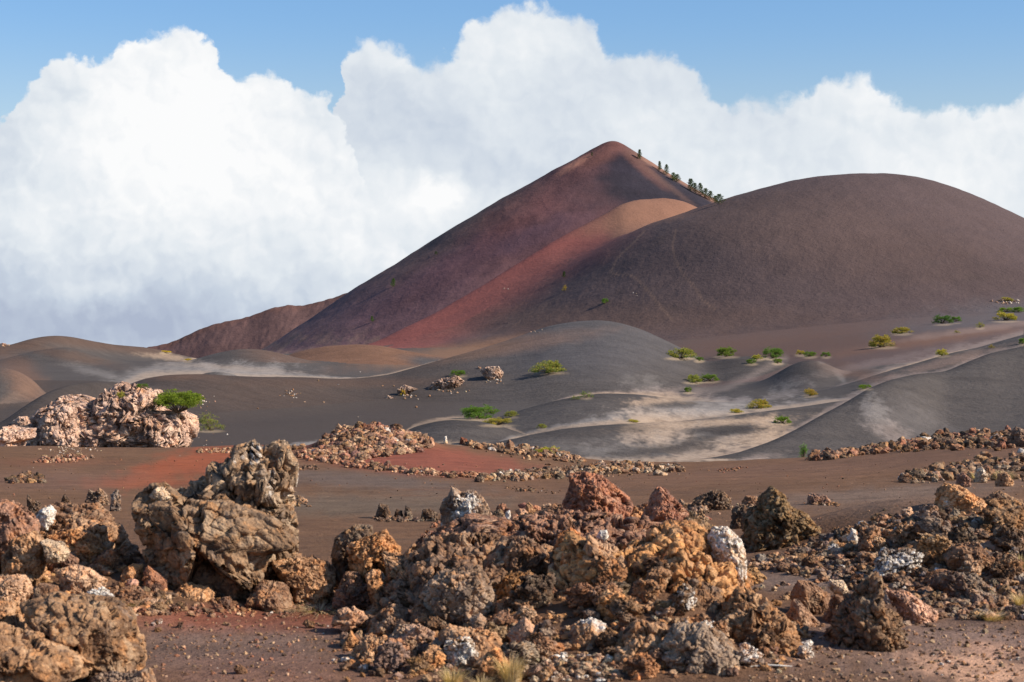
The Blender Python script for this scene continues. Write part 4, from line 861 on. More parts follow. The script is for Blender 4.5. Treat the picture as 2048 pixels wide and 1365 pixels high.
def fillers():
    library()
    def fill(poly,n,w0,w1,tints,where,grp,wp=.15,pw=1.5):
        for _ in range(n):
            x,y=rnd_in(poly); w=w0+(w1-w0)*rng.random()**pw
            single(x,y,w,pick(tints),rng.uniform(.5,.95) if rng.random()<wp else rng.uniform(0,.2),where,grp)
    fill([(1010,1130),(1230,1100),(1340,1180),(1300,1250),(1010,1220)],22,50,100,[BRO,OCH,TAN,DKB],'between the big blocks of the middle pile','stones between the big blocks of the middle pile',.1,1)
    MIX=[TAN,BRO,OCH,GRB,TAN,PNK,BRO]
    fill([(-30,1060),(230,1090),(330,1200),(330,1232),(180,1215),(-30,1235)],34,30,72,MIX+[PNK],'in the left pile','stones filling the left pile',.18)
    fill([(230,1196),(700,1210),(690,1232),(330,1240),(260,1222)],11,14,32,[PNK,RED,BRO,TAN],'at the foot of the left pile','stones along the foot of the left pile',.05)
    fill([(690,1200),(1010,1180),(1230,1230),(1230,1330),(1100,1362),(700,1350)],44,34,92,MIX,'in the lower middle pile','stones filling the lower middle pile',.2)
    fill([(860,1060),(1010,1030),(1110,1020),(1400,1020),(1420,1080),(1240,1120),(1000,1150),(870,1140)],38,34,84,[BRO,RED,GRB,DKB,OCH,TAN,PNK],'at the back of the middle pile','stones at the back of the middle pile',.15)
    fill([(1220,1200),(1500,1150),(1640,1300),(1560,1345),(1230,1362)],26,30,80,[TAN,OCH,BRO,TAN],'in the right part of the middle pile','stones in the right part of the middle pile',.12)
    fill([(1560,1150),(1720,1060),(1860,1030),(2060,1040),(2060,1240),(1880,1240),(1700,1180)],42,18,50,[BRO,GRB,TAN,BRO,DKB,PNK,GRY],'on the right mound','stones on the right mound',.16,2)
    fill([(1600,1150),(1760,1080),(1860,1050),(2060,1060),(2060,1210),(1880,1210)],14,55,110,[BRO,GRB,DKB,TAN,PNK],'standing out of the right mound','large stones standing out of the right mound',.15,1)
    fill([(300,1245),(660,1245),(680,1350),(330,1355)],9,10,26,[PNK,RED,TAN],'lying alone on the red soil','stones lying on the red soil',.1)
# rubble: tens of thousands of chips nobody could count, one object
RUB=[]
def rub(x,row,w,tint,white,D=None,lift=0.0):
    g=ground_at(x,row)
    if g is None: return
    X,Y,z=g; s=w/F*Y/2; RUB.append((X,Y,z+s*(.25+lift),s,tint,white))
def rub_line(pts,wid,n,w0,w1,tints,wp=.1,pw=2.0):
    L=[0]
    for a,b in zip(pts[:-1],pts[1:]): L.append(L[-1]+math.hypot(b[0]-a[0],b[1]-a[1]))
    for _ in range(n):
        q=rng.random()*L[-1]; x=np.interp(q,L,[p[0] for p in pts]); y=np.interp(q,L,[p[1] for p in pts]); ww=np.interp(q,L,wid) if isinstance(wid,list) else wid
        w=w0+(w1-w0)*rng.random()**pw
        rub(x+rng.gauss(0,4),y+rng.gauss(0,.42)*ww,w,pick(tints),rng.uniform(.5,.9) if rng.random()<wp*.4 else rng.uniform(0,.2))
def rub_poly(poly,n,w0,w1,tints,wp=.1,pw=2.0):
    for _ in range(n):
        x,y=rnd_in(poly); rub(x,y,w0+(w1-w0)*rng.random()**pw,pick(tints),rng.uniform(.5,.9) if rng.random()<wp*.4 else rng.uniform(0,.2))
def rubble():
    rub_poly([(612,912),(640,884),(690,860),(740,853),(790,860),(840,876),(865,888),(840,905),(760,915),(690,925)],1900,3,32,[PNK,TAN,RED,BRO,PNK,(.30,.16,.11)],.12,3.2)
    rub_line([(590,905),(640,918),(720,932),(800,942),(880,950),(1000,955)],[12,12,9,7,5,5],560,3,22,[RED,BRO,RED,PNK],.05)
    rub_line([(960,958),(1080,950),(1160,943),(1250,938),(1360,941)],[7,11,15,14,7],800,3,26,[TAN,DKB,GRB,BRO,PAL],.16)
    rub_line([(940,890),(1000,899),(1060,908),(1120,914),(1165,922)],[6,10,12,11,5],420,3,22,[TAN,BRO,PNK,DKB],.14)
    rub_line([(1630,920),(1690,912),(1760,903),(1850,890),(1950,884),(2070,880)],[3,4,6,12,17,22],900,3,34,[BRO,RED,DKB,BRO,TAN],.08)
    rub_line([(1800,962),(1860,955),(1920,948),(1980,940),(2070,938)],[5,10,17,23,26],470,3,40,[DKB,BRO,TAN,GRB],.15)
    rub_poly([(8,968),(30,955),(60,946),(92,966)],80,6,24,[BRO,TAN,DKB],.2)
    rub_poly([(62,926),(90,914),(150,909),(192,916),(140,926)],150,4,14,[RED,RED,PNK],.05)
    rub_poly([(385,906),(400,898),(480,896),(470,908)],110,4,10,[PNK,TAN],.1)
    rub_poly([(580,942),(590,933),(630,930),(642,940)],60,4,12,[BRO,DKB],.05)
    rub_poly([(580,1015),(592,994),(610,994),(622,1014)],40,5,14,[BRO,TAN],.05)
    rub_line([(1380,1020),(1430,1016),(1500,1012)],6,120,4,14,[TAN,DKB,PAL],.2)
    rub_line([(1620,1008),(1680,1010)],4,50,4,12,[BRO,TAN],.1)
    rub_line([(1035,982),(1070,980)],4,30,4,11,[DKB,BRO],.1); rub_line([(1010,975),(1120,985)],7,40,3,8,[BRO,DKB],.1)
    rub_line([(1440,942),(1490,936)],3,60,3,9,[RED,BRO],.1)
    rub_line([(750,1040),(890,1042)],5,90,5,16,[DKB,BLK,BRO],.02)
    rub_poly([(840,910),(1250,940),(1700,930),(2048,900),(2048,1010),(1500,1080),(1000,1000),(0,1010),(0,910)],700,1.6,6,[BRO,RED,TAN,DKB],.10,3)
    rub_poly([(1300,1030),(2048,1000),(2048,1250),(1500,1180)],220,3,12,[BRO,TAN,GRB,PNK],.10,2.5)
    rub_poly([(1500,1130),(1720,1050),(1860,1015),(2060,1020),(2060,1240),(1870,1240),(1700,1180)],2300,6,34,[BRO,GRB,TAN,BRO,PNK,GRY,DKB],.14)
    rub_line([(1500,1135),(1560,1130),(1640,1140),(1700,1150)],14,250,5,18,[TAN,BRO,PNK],.15)
    rub_poly([(280,1225),(700,1222),(690,1365),(300,1365)],700,2.5,12,[PNK,RED,TAN,BRO],.12,3)
    rub_poly([(230,1180),(340,1195),(340,1232),(260,1232)],160,6,24,[PNK,TAN,BRO],.12)
    rub_poly([(-20,1040),(250,1080),(340,1190),(330,1225),(-20,1240)],450,12,34,[TAN,BRO,PNK,OCH],.12)
    rub_poly([(330,1205),(700,1205),(700,1232),(330,1236)],200,5,20,[BRO,TAN,RED],.05)
    rub_poly([(680,1190),(1010,1180),(1230,1230),(1230,1365),(690,1365)],480,9,34,[TAN,BRO,PNK,GRB,OCH],.15)
    rub_poly([(860,1050),(1010,1020),(1400,1010),(1440,1090),(1240,1110),(1000,1140),(860,1140)],700,9,34,[BRO,RED,GRB,TAN,DKB],.14)
    rub_poly([(1220,1200),(1500,1150),(1650,1300),(1560,1350),(1230,1365)],320,10,34,[TAN,OCH,BRO,PAL],.12)
    rub_poly([(1040,1320),(1230,1310),(1240,1365),(1040,1365)],160,12,30,[PAL,PAL,PNK,GRB],.6)
    rub_poly([(1500,1290),(2048,1240),(2048,1365),(1480,1365)],900,3,14,[BRO,TAN,PNK,GRB],.12,2.5)
    rub_poly([(1540,1170),(1640,1160),(1700,1250),(1880,1250),(1860,1270),(1600,1280)],110,6,24,[BRO,TAN,PNK,GRB],.15)
    for (x,y,n,r1,r2,t) in [(410,806,14,16,14,[PNK,TAN]),(578,788,26,18,8,[TAN,GRB]),(985,762,16,22,6,[PAL,PNK]),(890,782,14,40,6,[PAL,PNK]),(815,792,14,26,6,[PAL,PNK]),(1075,664,8,20,3,[PAL,PAL]),(1015,580,4,12,3,[PAL]),(1272,587,4,6,4,[PAL]),(2020,604,40,26,5,[PAL,PNK]),(140,900,90,60,10,[PNK,PAL]),(350,880,90,80,12,[PNK,PAL]),(700,790,12,160,50,[TAN,PAL]),(10,690,24,12,4,[PNK,RED])]:
        for _ in range(n): rub(x+rng.gauss(0,.5)*r1,y+rng.gauss(0,.5)*r2,rng.uniform(1.5,3.5) if n<10 else rng.uniform(2,7) if n<60 else rng.uniform(1.6,5),pick(t),rng.choice([0,.3,.8]))
    base=[]
    for k in range(8):
        V,Fc=lump(700+k,3,lava=[.9,.5][k%2],block=[0,1][k%2]); base.append((V/np.abs(V).max(),Fc))
    b2=[]
    for k in range(5):
        V,Fc=lump(800+k,2,lava=.8,block=.5); b2.append((V/np.abs(V).max(),Fc))
    b4=[]
    for k in range(6):
        V,Fc=lump(900+k,4,**ST['mlb'[k%3]]); b4.append((V/np.abs(V).max(),Fc))
    VV=[];FF=[];CC=[];off=0; rs=np.random.RandomState(3)
    for (X,Y,z,s,tint,white) in RUB:
        px=s*2*F/Y
        V,Fc=(b2 if px<7 else base if px<18 else b4)[rs.randint(5)]
        R=np.array(Euler((rs.uniform(0,6.28),rs.uniform(0,6.28),rs.uniform(0,6.28))).to_matrix())
        Q=(V@R.T)*s*np.array([rs.uniform(.85,1.3),rs.uniform(.85,1.3),rs.uniform(.6,1.05)])+[X,Y,z]
        VV.append(Q); FF.append(Fc+off); off+=len(V); CC.append(np.tile(np.array(tint+(white,)),(len(V),1)))
    V=np.concatenate(VV);Fc=np.concatenate(FF);C=np.concatenate(CC).astype(np.float32)
    me=mesh_from('rubble',V,Fc,MR_RUB); a=me.attributes.new('tint','FLOAT_COLOR','POINT'); a.data.foreach_set('color',C.reshape(-1))
    o=bpy.data.objects.new('rubble',me); COL.objects.link(o); tag(o,'loose lava rubble and gravel strewn over the cinder plain',None,None,'stuff')
    print('rubble',len(RUB),len(V),time.time()-T0)
# ------------------------------------------------------------------ pink outcrop and valley boulders
OUT=[
([(68,862),(76,834),(84,820),(99,811),(126,791),(154,787),(178,795),(193,801),(215,779),(246,762),(273,767),(300,776),(320,781),(325,803),(322,818),(342,820),(362,817),(380,830),(395,834),(399,858),(374,878),(308,884),(262,882),(205,884),(182,900),(150,898),(109,889),(78,886)],1.0,6.5,'w','long fractured pink cliff of fluted rock behind the edge of the plain'),
([(84,884),(82,840),(100,822),(126,806),(150,812),(160,850),(164,898),(140,897),(109,889)],-1.2,3.0,'s','fluted pillar of rock bulging from the left part of the long pink cliff'),
([(215,884),(214,840),(226,826),(246,820),(252,850),(250,884)],-1.2,2.4,'s','narrow rock rib in the middle of the long pink cliff'),
([(262,884),(264,850),(284,828),(320,824),(345,832),(368,838),(378,860),(368,878),(308,884)],-1.2,3.4,'s','low squared block at the right end of the long pink cliff'),
([(-10,866),(8,856),(20,850),(40,856),(65,857),(66,876),(42,884),(38,905),(0,906)],0,2.8,'s','small pink outcrop block at the left border'),
([(22,858),(26,842),(38,833),(55,832),(62,848),(60,858)],1,1.8,'m','pink knob behind the small outcrop block at the left border'),
([(850,778),(864,765),(881,757),(898,755),(912,750),(929,762),(921,772),(871,781)],0,2.5,'m','long tan outcrop on the slope of the grey dune'),
([(960,742),(973,733),(997,732),(1007,745),(1003,759),(984,762),(968,754)],0,2.5,'m','rounded pinkish boulder on the slope of the grey dune'),
([(794,778),(809,769),(837,778),(818,787),(796,793)],0,1.5,'m','small flat outcrop with a dry plant left of the long tan one'),
([(768,798),(775,790),(788,796),(784,800)],0,.8,'m','smallest pale rock at the left end of the dune outcrops'),
([(954,740),(956,733),(962,734),(963,741)],0,.8,'m','little pink stone beside the rounded pinkish boulder'),
]
def outcrops():
    for i,(pts,dy,depth,st,label) in enumerate(OUT):
        bot=max(p[1] for p in pts); cx=(min(p[0] for p in pts)+max(p[0] for p in pts))/2
        g=ground_at(cx,bot-3,70,400); D=g[1]+depth*.35+dy
        V,Fc,loc=outline_rock(pts,D,depth,1500+i,8 if st=='w' else 7,box=.42 if st in 'ws' else .6,fs={'w':2.4,'s':1.3,'m':1.0}[st],lava=.3,block=1.3,streak={'w':2.6,'s':1.6,'m':0.}[st],rough=.75)
        x,y,z=loc; gz=min(ground_z(x,y-depth*.5),ground_z(x,y))-.1
        if z>gz: V[:,2]=V[:,2]-(z-gz)*np.clip(1-V[:,2]/(V[:,2].max()*.4),0,1); V[:,2]+=z-gz; z=gz
        me=mesh_from('outcrop',V,Fc,MR_FAR); o=bpy.data.objects.new('rock_outcrop',me); COL.objects.link(o); o.location=(x,y,z)
        if i==0: globals()['CLIFF_D']=y; print('cliff',y)
        o.color=((.54,.355,.26,.18) if i<6 else (.42,.29,.22,.15)); tag(o,label,'rock outcrop','pink rock outcrops on the dunes')
# ------------------------------------------------------------------ plants
def leaf_material(name,rough=.6,trans=.35):
    m=bpy.data.materials.new(name); m.use_nodes=True; t=NT(m.node_tree); t.n.clear()
    at=t.node('ShaderNodeAttribute'); at.attribute_name='leaf'; oi=t.node('ShaderNodeObjectInfo'); geo=t.node('ShaderNodeNewGeometry')
    n=t.noise(geo.outputs['Position'],3.0,3,0.6)
    c=t.mix(1.0,at.outputs['Color'],oi.outputs['Color'],'MULTIPLY'); c=t.mix(t.mr(n,.35,.65,0,.5),c,t.mix(1.0,c,(1.5,1.25,.8),'MULTIPLY'))
    d=t.node('ShaderNodeBsdfDiffuse'); t.put(d.inputs[0],c); tr=t.node('ShaderNodeBsdfTranslucent'); t.put(tr.inputs[0],t.mix(1.0,c,(1.3,1.4,.6),'MULTIPLY'))
    mx=t.node('ShaderNodeMixShader'); mx.inputs[0].default_value=trans; t.link(d.outputs[0],mx.inputs[1]); t.link(tr.outputs[0],mx.inputs[2])
    o=t.node('ShaderNodeOutputMaterial'); t.link(mx.outputs[0],o.inputs[0]); return m
def bark_material():
    m=bpy.data.materials.new('bark'); m.use_nodes=True; t=NT(m.node_tree); t.n.clear()
    geo=t.node('ShaderNodeNewGeometry'); n=t.noise(geo.outputs['Position'],20,3,0.6)
    b=t.node('ShaderNodeBsdfDiffuse'); t.put(b.inputs[0],t.mix(n,(.09,.065,.045),(.22,.17,.12)))
    o=t.node('ShaderNodeOutputMaterial'); t.link(b.outputs[0],o.inputs[0]); return m
ML=leaf_material('leaves'); MB=bark_material(); MG=leaf_material('dry_blades',.8,.25)
def leaves_mesh(name,pts,dirs,size,cols,mat,rs,slim=.42):
    n=len(pts); d=dirs/np.linalg.norm(dirs,axis=1)[:,None]; r=rs.normal(size=(n,3)); sd=np.cross(d,r); sd/=np.linalg.norm(sd,axis=1)[:,None]+1e-9
    L=(size*rs.uniform(.6,1.3,n))[:,None]; Wd=L*slim
    V=np.stack([pts,pts+d*L*.5+sd*Wd*.5,pts+d*L,pts+d*L*.5-sd*Wd*.5],1).reshape(-1,3)
    Fq=np.arange(4*n).reshape(-1,4); me=mesh_from(name,V,Fq,mat,False)
    a=me.attributes.new('leaf','FLOAT_COLOR','POINT'); c=np.repeat(np.concatenate([cols,np.ones((n,1))],1),4,axis=0).astype(np.float32); a.data.foreach_set('color',c.reshape(-1)); return me
def tubes_mesh(name,segs,mat,sides=5):
    V=[];Fq=[]
    for (a,b,ra,rb) in segs:
        a,b=Vector(a),Vector(b); z=(b-a).normalized(); x=z.orthogonal().normalized(); y=z.cross(x); o=len(V)
        for p,r in ((a,ra),(b,rb)):
            for k in range(sides): th=2*math.pi*k/sides; V.append(tuple(p+x*math.cos(th)*r+y*math.sin(th)*r))
        for k in range(sides): Fq.append((o+k,o+(k+1)%sides,o+sides+(k+1)%sides,o+sides+k))
    return mesh_from(name,np.array(V),np.array(Fq),mat)
def shrub_meshes(seed,flat=.42,n=4200,yellow=.3,gap=.0,open_=0.0):
    """unit width shrub: arching branches, sprigs, small leaves; paler young growth on the outside"""
    rs=np.random.RandomState(seed); segs=[]; P=[];Dv=[];Cl=[]
    nb=34
    per=n//nb
    for k in range(nb):
        az=rs.uniform(0,6.283); reach=rs.uniform(.15,.5)**.8; top=flat*math.sqrt(max(.05,1-(reach/.54)**2))*rs.uniform(.65,1.08)
        tip=np.array([math.cos(az)*reach,math.sin(az)*reach*.8,top]); mid=tip*np.array([.45,.45,.62]); b0=rs.normal(size=3)*.02; b0[2]=-.02
        segs.append((b0,mid,.012,.008)); segs.append((mid,tip,.008,.003))
        cl=rs.uniform(.08,.15)
        for j in range(5):
            c=tip+rs.normal(size=3)*np.array([.07,.07,.035])*(1+open_); c[2]=max(c[2],.03); segs.append((mid*.4+tip*.6,c,.004,.002))
            m_=per//5; q=rs.normal(size=(m_,3)); q/=np.linalg.norm(q,axis=1)[:,None]; rr=rs.uniform(.2,1,m_)[:,None]**.6
            pp=c+q*rr*cl*np.array([.62,.62,.42]); ok=pp[:,2]>.0; pp=pp[ok]; q=q[ok]
            P.append(pp); Dv.append(q*.6+np.array([0,0,.9])+rs.normal(size=q.shape)*.4)
            g=np.array([.13,.20,.05]); y=np.array([.42,.37,.11]); o=np.array([.42,.24,.09])
            up=np.clip((pp[:,2]/max(top,.05)-.55)*1.8,0,1)*rs.uniform(0,1,len(pp)); yy=(up*yellow*2+(rs.uniform(0,1,len(pp))<yellow*.25)*.7).clip(0,1)[:,None]
            cc=g*(1-yy)+y*yy; red=(rs.uniform(0,1,len(pp))<yellow*.12)[:,None]; cc=np.where(red,o,cc); cc=cc*rs.uniform(.65,1.3,(len(pp),1)); Cl.append(cc)
    P=np.concatenate(P);Dv=np.concatenate(Dv);Cl=np.concatenate(Cl)
    return leaves_mesh('foliage',P,Dv,.042,Cl,ML,rs),tubes_mesh('stem',segs,MB,4)
SH=[]
def thing(name,loc,rz=0):
    o=bpy.data.objects.new(name,None); COL.objects.link(o); o.location=loc; o.rotation_euler=(0,0,rz); o.empty_display_size=.3; return o
def child(par,name,me,color=None):
    o=bpy.data.objects.new(name,me); COL.objects.link(o); o.parent=par
    if color: o.color=color
    return o
SHR=[ # x, base row, width, height, variant, tint, label
(1095,746,66,24,1,(1,1,1),'wide low shrub with yellow tips alone on the slope of the grey dune'),
(960,838,78,27,0,(.75,1,.8),'largest bright green shrub above the little dark dune'),
(996,851,62,15,2,(1.2,1.1,.9),'low yellow green shrub creeping right of the largest green one'),
(1022,834,25,12,1,(1,1,1),'small rounded shrub just above the creeping yellow green one'),
(1084,857,18,9,1,(1,1,1),'tiny shrub alone on pale sand left of the swirl'),
(1172,796,22,13,3,(.8,1,.8),'small spindly shrub on the lip of the sand track'),
(1150,800,14,8,3,(.9,1,1.1),'thin grey green seedling left of the spindly shrub on the lip'),
(1265,845,22,6,2,(1.3,1.2,.8),'flat yellow green tuft of shrub on the crest of the grey swirl dune'),
(1098,908,54,14,2,(1.25,1.2,.8),'yellow green shrub behind the rubble line at the valley edge'),
(1361,717,52,20,1,(1,1,.9),'wide shrub on the right shoulder of the grey dune'),
(1399,722,18,8,0,(.8,1,.9),'small dark shrub right of the wide one on the dune shoulder'),
(1453,714,42,20,0,(.95,1,.8),'round shrub at the top of the small dark hump'),
(1386,765,34,15,1,(.95,1,.9),'left one of the touching pair of shrubs over the sand'),
(1419,763,36,15,0,(.85,1,.9),'right one of the touching pair of shrubs over the sand'),
(1376,785,16,11,0,(.85,1,.8),'little upright shrub under the touching pair'),
(1503,728,22,10,0,(.85,1,.9),'dark little shrub left below the cluster of three'),
(1514,719,24,9,2,(1.1,1.1,.8),'yellowish flat shrub left of the cluster'),
(1546,717,42,22,0,(.75,.95,.9),'biggest dark shrub in the middle of the hump cluster'),
(1555,727,20,10,0,(.9,1,.8),'small shrub right under the biggest dark one'),
(1600,710,18,9,2,(1.2,1.05,.9),'yellow shrub first in the row right of the cluster'),
(1619,714,28,11,0,(.8,.95,.9),'dark wide shrub second in the row right of the cluster'),
(1652,714,18,10,0,(.75,1,.85),'small round shrub last in the row right of the cluster'),
(1765,695,52,24,1,(1.25,1,.9),'large dome shrub with reddish yellow top on the foot of the dark hill'),
(1803,668,36,13,1,(1.2,1,.9),'flat reddish topped shrub above the large dome shrub'),
(1885,648,35,18,0,(.55,.75,1),'dark blue green shrub on the foot of the dark hill'),
(1912,644,20,11,0,(.7,1,.8),'small green shrub touching the dark blue green one'),
(2010,642,44,17,2,(1.2,1.1,.8),'bright yellow green shrub near the right border'),
(2012,625,27,10,0,(1.1,1.2,.8),'green shrub just above the bright yellow green one'),
(2037,625,26,11,0,(.9,1.1,.8),'green shrub against the right border'),
(2013,604,26,9,2,(1.1,1,.9),'yellowish shrub among pale stones highest on the right'),
(1884,712,28,13,2,(1.15,1.1,.8),'yellow shrub on the reddish track at the right'),
(1730,778,26,9,0,(1,1.2,.8),'flat fresh green shrub on the crest of the big diagonal dune'),
(1620,792,26,14,2,(1.3,1,.9),'shrub with orange tips on the upper track'),
(1517,817,46,18,1,(1.3,1.05,.9),'large yellow and rust shrub on the sand track'),
(1472,826,28,8,2,(1.2,1.1,.8),'low yellow shrub left of the large rust one on the track'),
(1565,847,34,15,0,(.95,1.1,.8),'green dome shrub on the slope left of the big diagonal dune'),
(2046,688,18,12,0,(.9,1.1,.8),'shrub cut by the right border above the big diagonal dune'),
(420,862,46,34,3,(1,1,.9),'olive green bush at the right end of the pink outcrop'),
(268,874,34,26,3,(.95,1.05,.8),'green bush growing at the foot of the middle of the pink cliff'),
(140,896,26,18,2,(1.1,1.1,.8),'small yellow green bush below the left end of the pink cliff'),
(240,797,22,14,2,(1,1,.8),'small bush high on the face of the long pink cliff'),
(283,776,24,10,0,(.8,1,.8),'small bush on the crown of the long pink cliff'),
(331,706,22,4,2,(1.9,1.5,.7),'low patch of bright yellow scrub on the far saddle'),
(376,722,16,4,2,(1.7,1.4,.7),'smaller yellow scrub right of the far saddle patch'),
(1210,608,14,11,0,(.8,1.1,.8),'round bush with a shadow on the dark hill'),
(1129,583,9,12,3,(1.5,1,.7),'withered brownish bush on the dark hill'),
(916,752,30,12,0,(.8,1,.8),'bush behind the long tan outcrop on the dune'),
(806,792,11,12,2,(1.5,1.2,.8),'dry yellow plant beside the small flat outcrop'),
(1960,656,16,11,3,(1.2,1.1,.9),'spindly pale bush on the foot of the dark hill near the right'),
(1914,667,10,6,3,(1.3,1.1,.9),'tiny pale bush below the dark blue green shrub'),
(1983,697,12,7,3,(1.5,1.1,.8),'dry tiny bush on the reddish track near the right border'),
(1418,780,0,0,0,0,None)]
def see(x,row):
    '''first rock or ground met along the sight line of a photo pixel'''
    d=Vector(((x-1024)/F,1,(HY-row)/F)).normalized()
    ok,loc,*_=sc.ray_cast(bpy.context.evaluated_depsgraph_get(),Vector((0,0,ZC)),d)
    return (loc.x,loc.y+.25,loc.z) if ok else None
def shrubs():
    bpy.context.view_layer.update()
    SH.append(shrub_meshes(11,.46,5200,.12)); SH.append(shrub_meshes(12,.40,5200,.5)); SH.append(shrub_meshes(13,.38,4200,.75)); SH.append(shrub_meshes(14,.7,2600,.35,open_=.8))
    for (x,row,w,h,v,tn,label) in SHR:
        if not label: continue
        g=ground_at(x,row-1,66)
        if 'cliff' in label and 'foot' not in label and 'below' not in label: g=see(x,row) or g
        if g is None: print('no ground',label); continue
        X,Y,Z=g; s=w/F*Y; t=thing('shrub',(X,Y,Z-.02),rng.uniform(0,6.28)); hs=(h/F*Y)/([.50,.43,.41,.74][v])
        t.scale=(s*.95,s*.95,hs)
        child(t,'foliage',SH[v][0],tuple(tn)+(1,)); child(t,'stem',SH[v][1])
        tag(t,label,'shrub','low shrubs scattered over the dunes')
    # bigger green tree in the outcrop
    rs=np.random.RandomState(5)
    def tree(x,row,w,h,seed,tn,label,flat=.5,n=9000,D=None,name='tree',cat='tree',trunk_h=.25,grp=None,lf=.035):
        g=(see(x,row) or ground_at(x,row,66)) if D is None else ((x-1024)/F*D,D,ZC+(HY-row)/F*D)
        X,Y,Z=g; rs=np.random.RandomState(seed); Wm=w/F*Y; Hm=h/F*Y; segs=[];P=[];Dv=[];Cl=[]
        for k in range(26):
            az=rs.uniform(0,6.283); re=rs.uniform(.1,.5)*Wm; top=Hm*(.5+.5*math.sqrt(max(.03,1-(re/(.54*Wm))**2)))*rs.uniform(.72,1.0)
            if lf>.05: top=Hm*rs.uniform(.25,1.0); re=re*(1.1-top/Hm*.6)
            tip=np.array([math.cos(az)*re,math.sin(az)*re,top]); f=np.array([0,0,Hm*trunk_h]); m_=f*.5+tip*.5+np.array([0,0,-Hm*.08])
            segs+=[(f,m_,.03*Hm,.02*Hm),(m_,tip,.02*Hm,.006*Hm)]
            for j in range(6):
                c=tip+rs.normal(size=3)*np.array([.09*Wm,.09*Wm,.09*Hm]); segs.append((tip*.8+m_*.2,c,.008*Hm,.004*Hm))
                q=rs.normal(size=(n//156,3)); q/=np.linalg.norm(q,axis=1)[:,None]; pp=c+q*rs.uniform(.2,1,(len(q),1))*np.array([.085*Wm,.085*Wm,.07*Hm])
                P.append(pp);Dv.append(q+np.array([0,0,.5])); Cl.append(np.array([.17,.22,.05])*rs.uniform(.6,1.5,(len(q),1))+np.array([.05,.03,0])*(rs.uniform(0,1,(len(q),1))<.3))
        t=thing(name,(X,Y,Z-.05)); child(t,'crown',leaves_mesh('crown',np.concatenate(P),np.concatenate(Dv),lf*Wm,np.concatenate(Cl),ML,rs),tn+(1,))
        segs.append(((0,0,-.3),(0.03*Wm,0,Hm*trunk_h),.05*Hm,.035*Hm)); child(t,'trunk',tubes_mesh('trunk',segs,MB,6)); tag(t,label,cat,grp)
    tree(354,834,92,48,21,(1,1.05,.8),'spreading bright green tree standing behind the right end of the long pink cliff',n=12000,trunk_h=.2)
    tree(1607,920,22,32,22,(.75,1.35,1),'thin feathery bright green sapling at the rim of the plain',n=1300,lf=.07,D=63.5,name='sapling',cat='sapling')
    # conifers
    def conifer_meshes(seed,slim,n):
        rs=np.random.RandomState(seed); segs=[((0,0,-.1),(0,0,.5),.022,.014),((0,0,.5),(0,0,1.0),.014,.003)];P=[];Dv=[];Cl=[]
        for k in range(46):
            z=.06+.92*(k/46.)**.9; R_=slim*(1-z)**.75*rs.uniform(.6,1.15)+.02; az=k*2.4+rs.uniform(-.4,.4)
            tip=np.array([math.cos(az)*R_,math.sin(az)*R_,z+R_*.7]); b=np.array([0,0,z]); segs.append((b,tip,.006,.002))
            m_=n//46; f=rs.uniform(.15,1,(m_,1)); pp=b+(tip-b)*f+rs.normal(size=(m_,3))*.014
            P.append(pp);Dv.append((tip-b)/np.linalg.norm(tip-b)+rs.normal(size=(m_,3))*.6+np.array([0,0,.5])); Cl.append(np.array([.06,.095,.042])*rs.uniform(.6,1.5,(m_,1)))
        return leaves_mesh('crown',np.concatenate(P),np.concatenate(Dv),.06,np.concatenate(Cl),ML,rs,.22),tubes_mesh('trunk',segs,MB,5)
    CM=[conifer_meshes(31,.24,2600),conifer_meshes(32,.34,2600),conifer_meshes(33,.5,3000)]
    CON=[(1279,317,20,0,'lone slender conifer nearest the summit of the tall cone'),
     (1184,311,10,0,'small conifer on the left shoulder of the summit'),(1319,340,19,0,'slim tall conifer first in the ridge row'),
     (1332,349,21,1,'dark full conifer second in the ridge row'),(1347,360,15,1,'green conifer leaning out at the middle of the ridge row'),(1353,363,18,2,'bushy conifer just right of the leaning one'),
     (1383,381,27,0,'tallest conifer at the start of the dense ridge clump'),(1392,386,25,1,'dark conifer second in the dense ridge clump'),(1402,391,25,1,'dark conifer in the middle of the dense ridge clump'),(1411,395,20,2,'broad conifer fourth in the dense ridge clump'),(1419,399,18,1,'last pointed conifer of the dense ridge clump'),
     (1431,405,17,2,'broad low conifer left of the saddle'),(1440,407,21,2,'widest bushy conifer in the saddle before the dark hill'),
     (785,573,20,1,'solitary green conifer casting a long shadow on the left flank of the cone'),(745,643,14,1,'solitary small conifer low on the left flank of the cone'),(1127,554,15,0,'slim conifer at the edge of red and brown on the dark hill'),(872,508,8,2,'tiny dark conifer high on the left flank of the cone')]
    for i,(x,row,h,v,label) in enumerate(CON):
        g=ground_at(x,row+1.5,450)
        if g is None or g[1]>1100: D=900; g=((x-1024)/F*D,D,ZC+(HY-row-1)/F*D)
        X,Y,Z=g; s=h*rng.uniform(.85,1.15)/F*Y; t=thing('conifer',(X,Y,Z-.05*s),i*1.3); t.rotation_euler[0]=rng.uniform(-.1,.1); t.rotation_euler[1]=rng.uniform(-.12,.12); q_=rng.uniform(1.0,1.6); t.scale=(s*q_,s*q_,s)
        tn=(1.3,1.5,1,1) if i in (4,13,14) else (1,1,1,1)
        child(t,'crown',CM[v][0],tn); child(t,'trunk',CM[v][1]); tag(t,label,'conifer','conifers on the tall cone and its ridge')
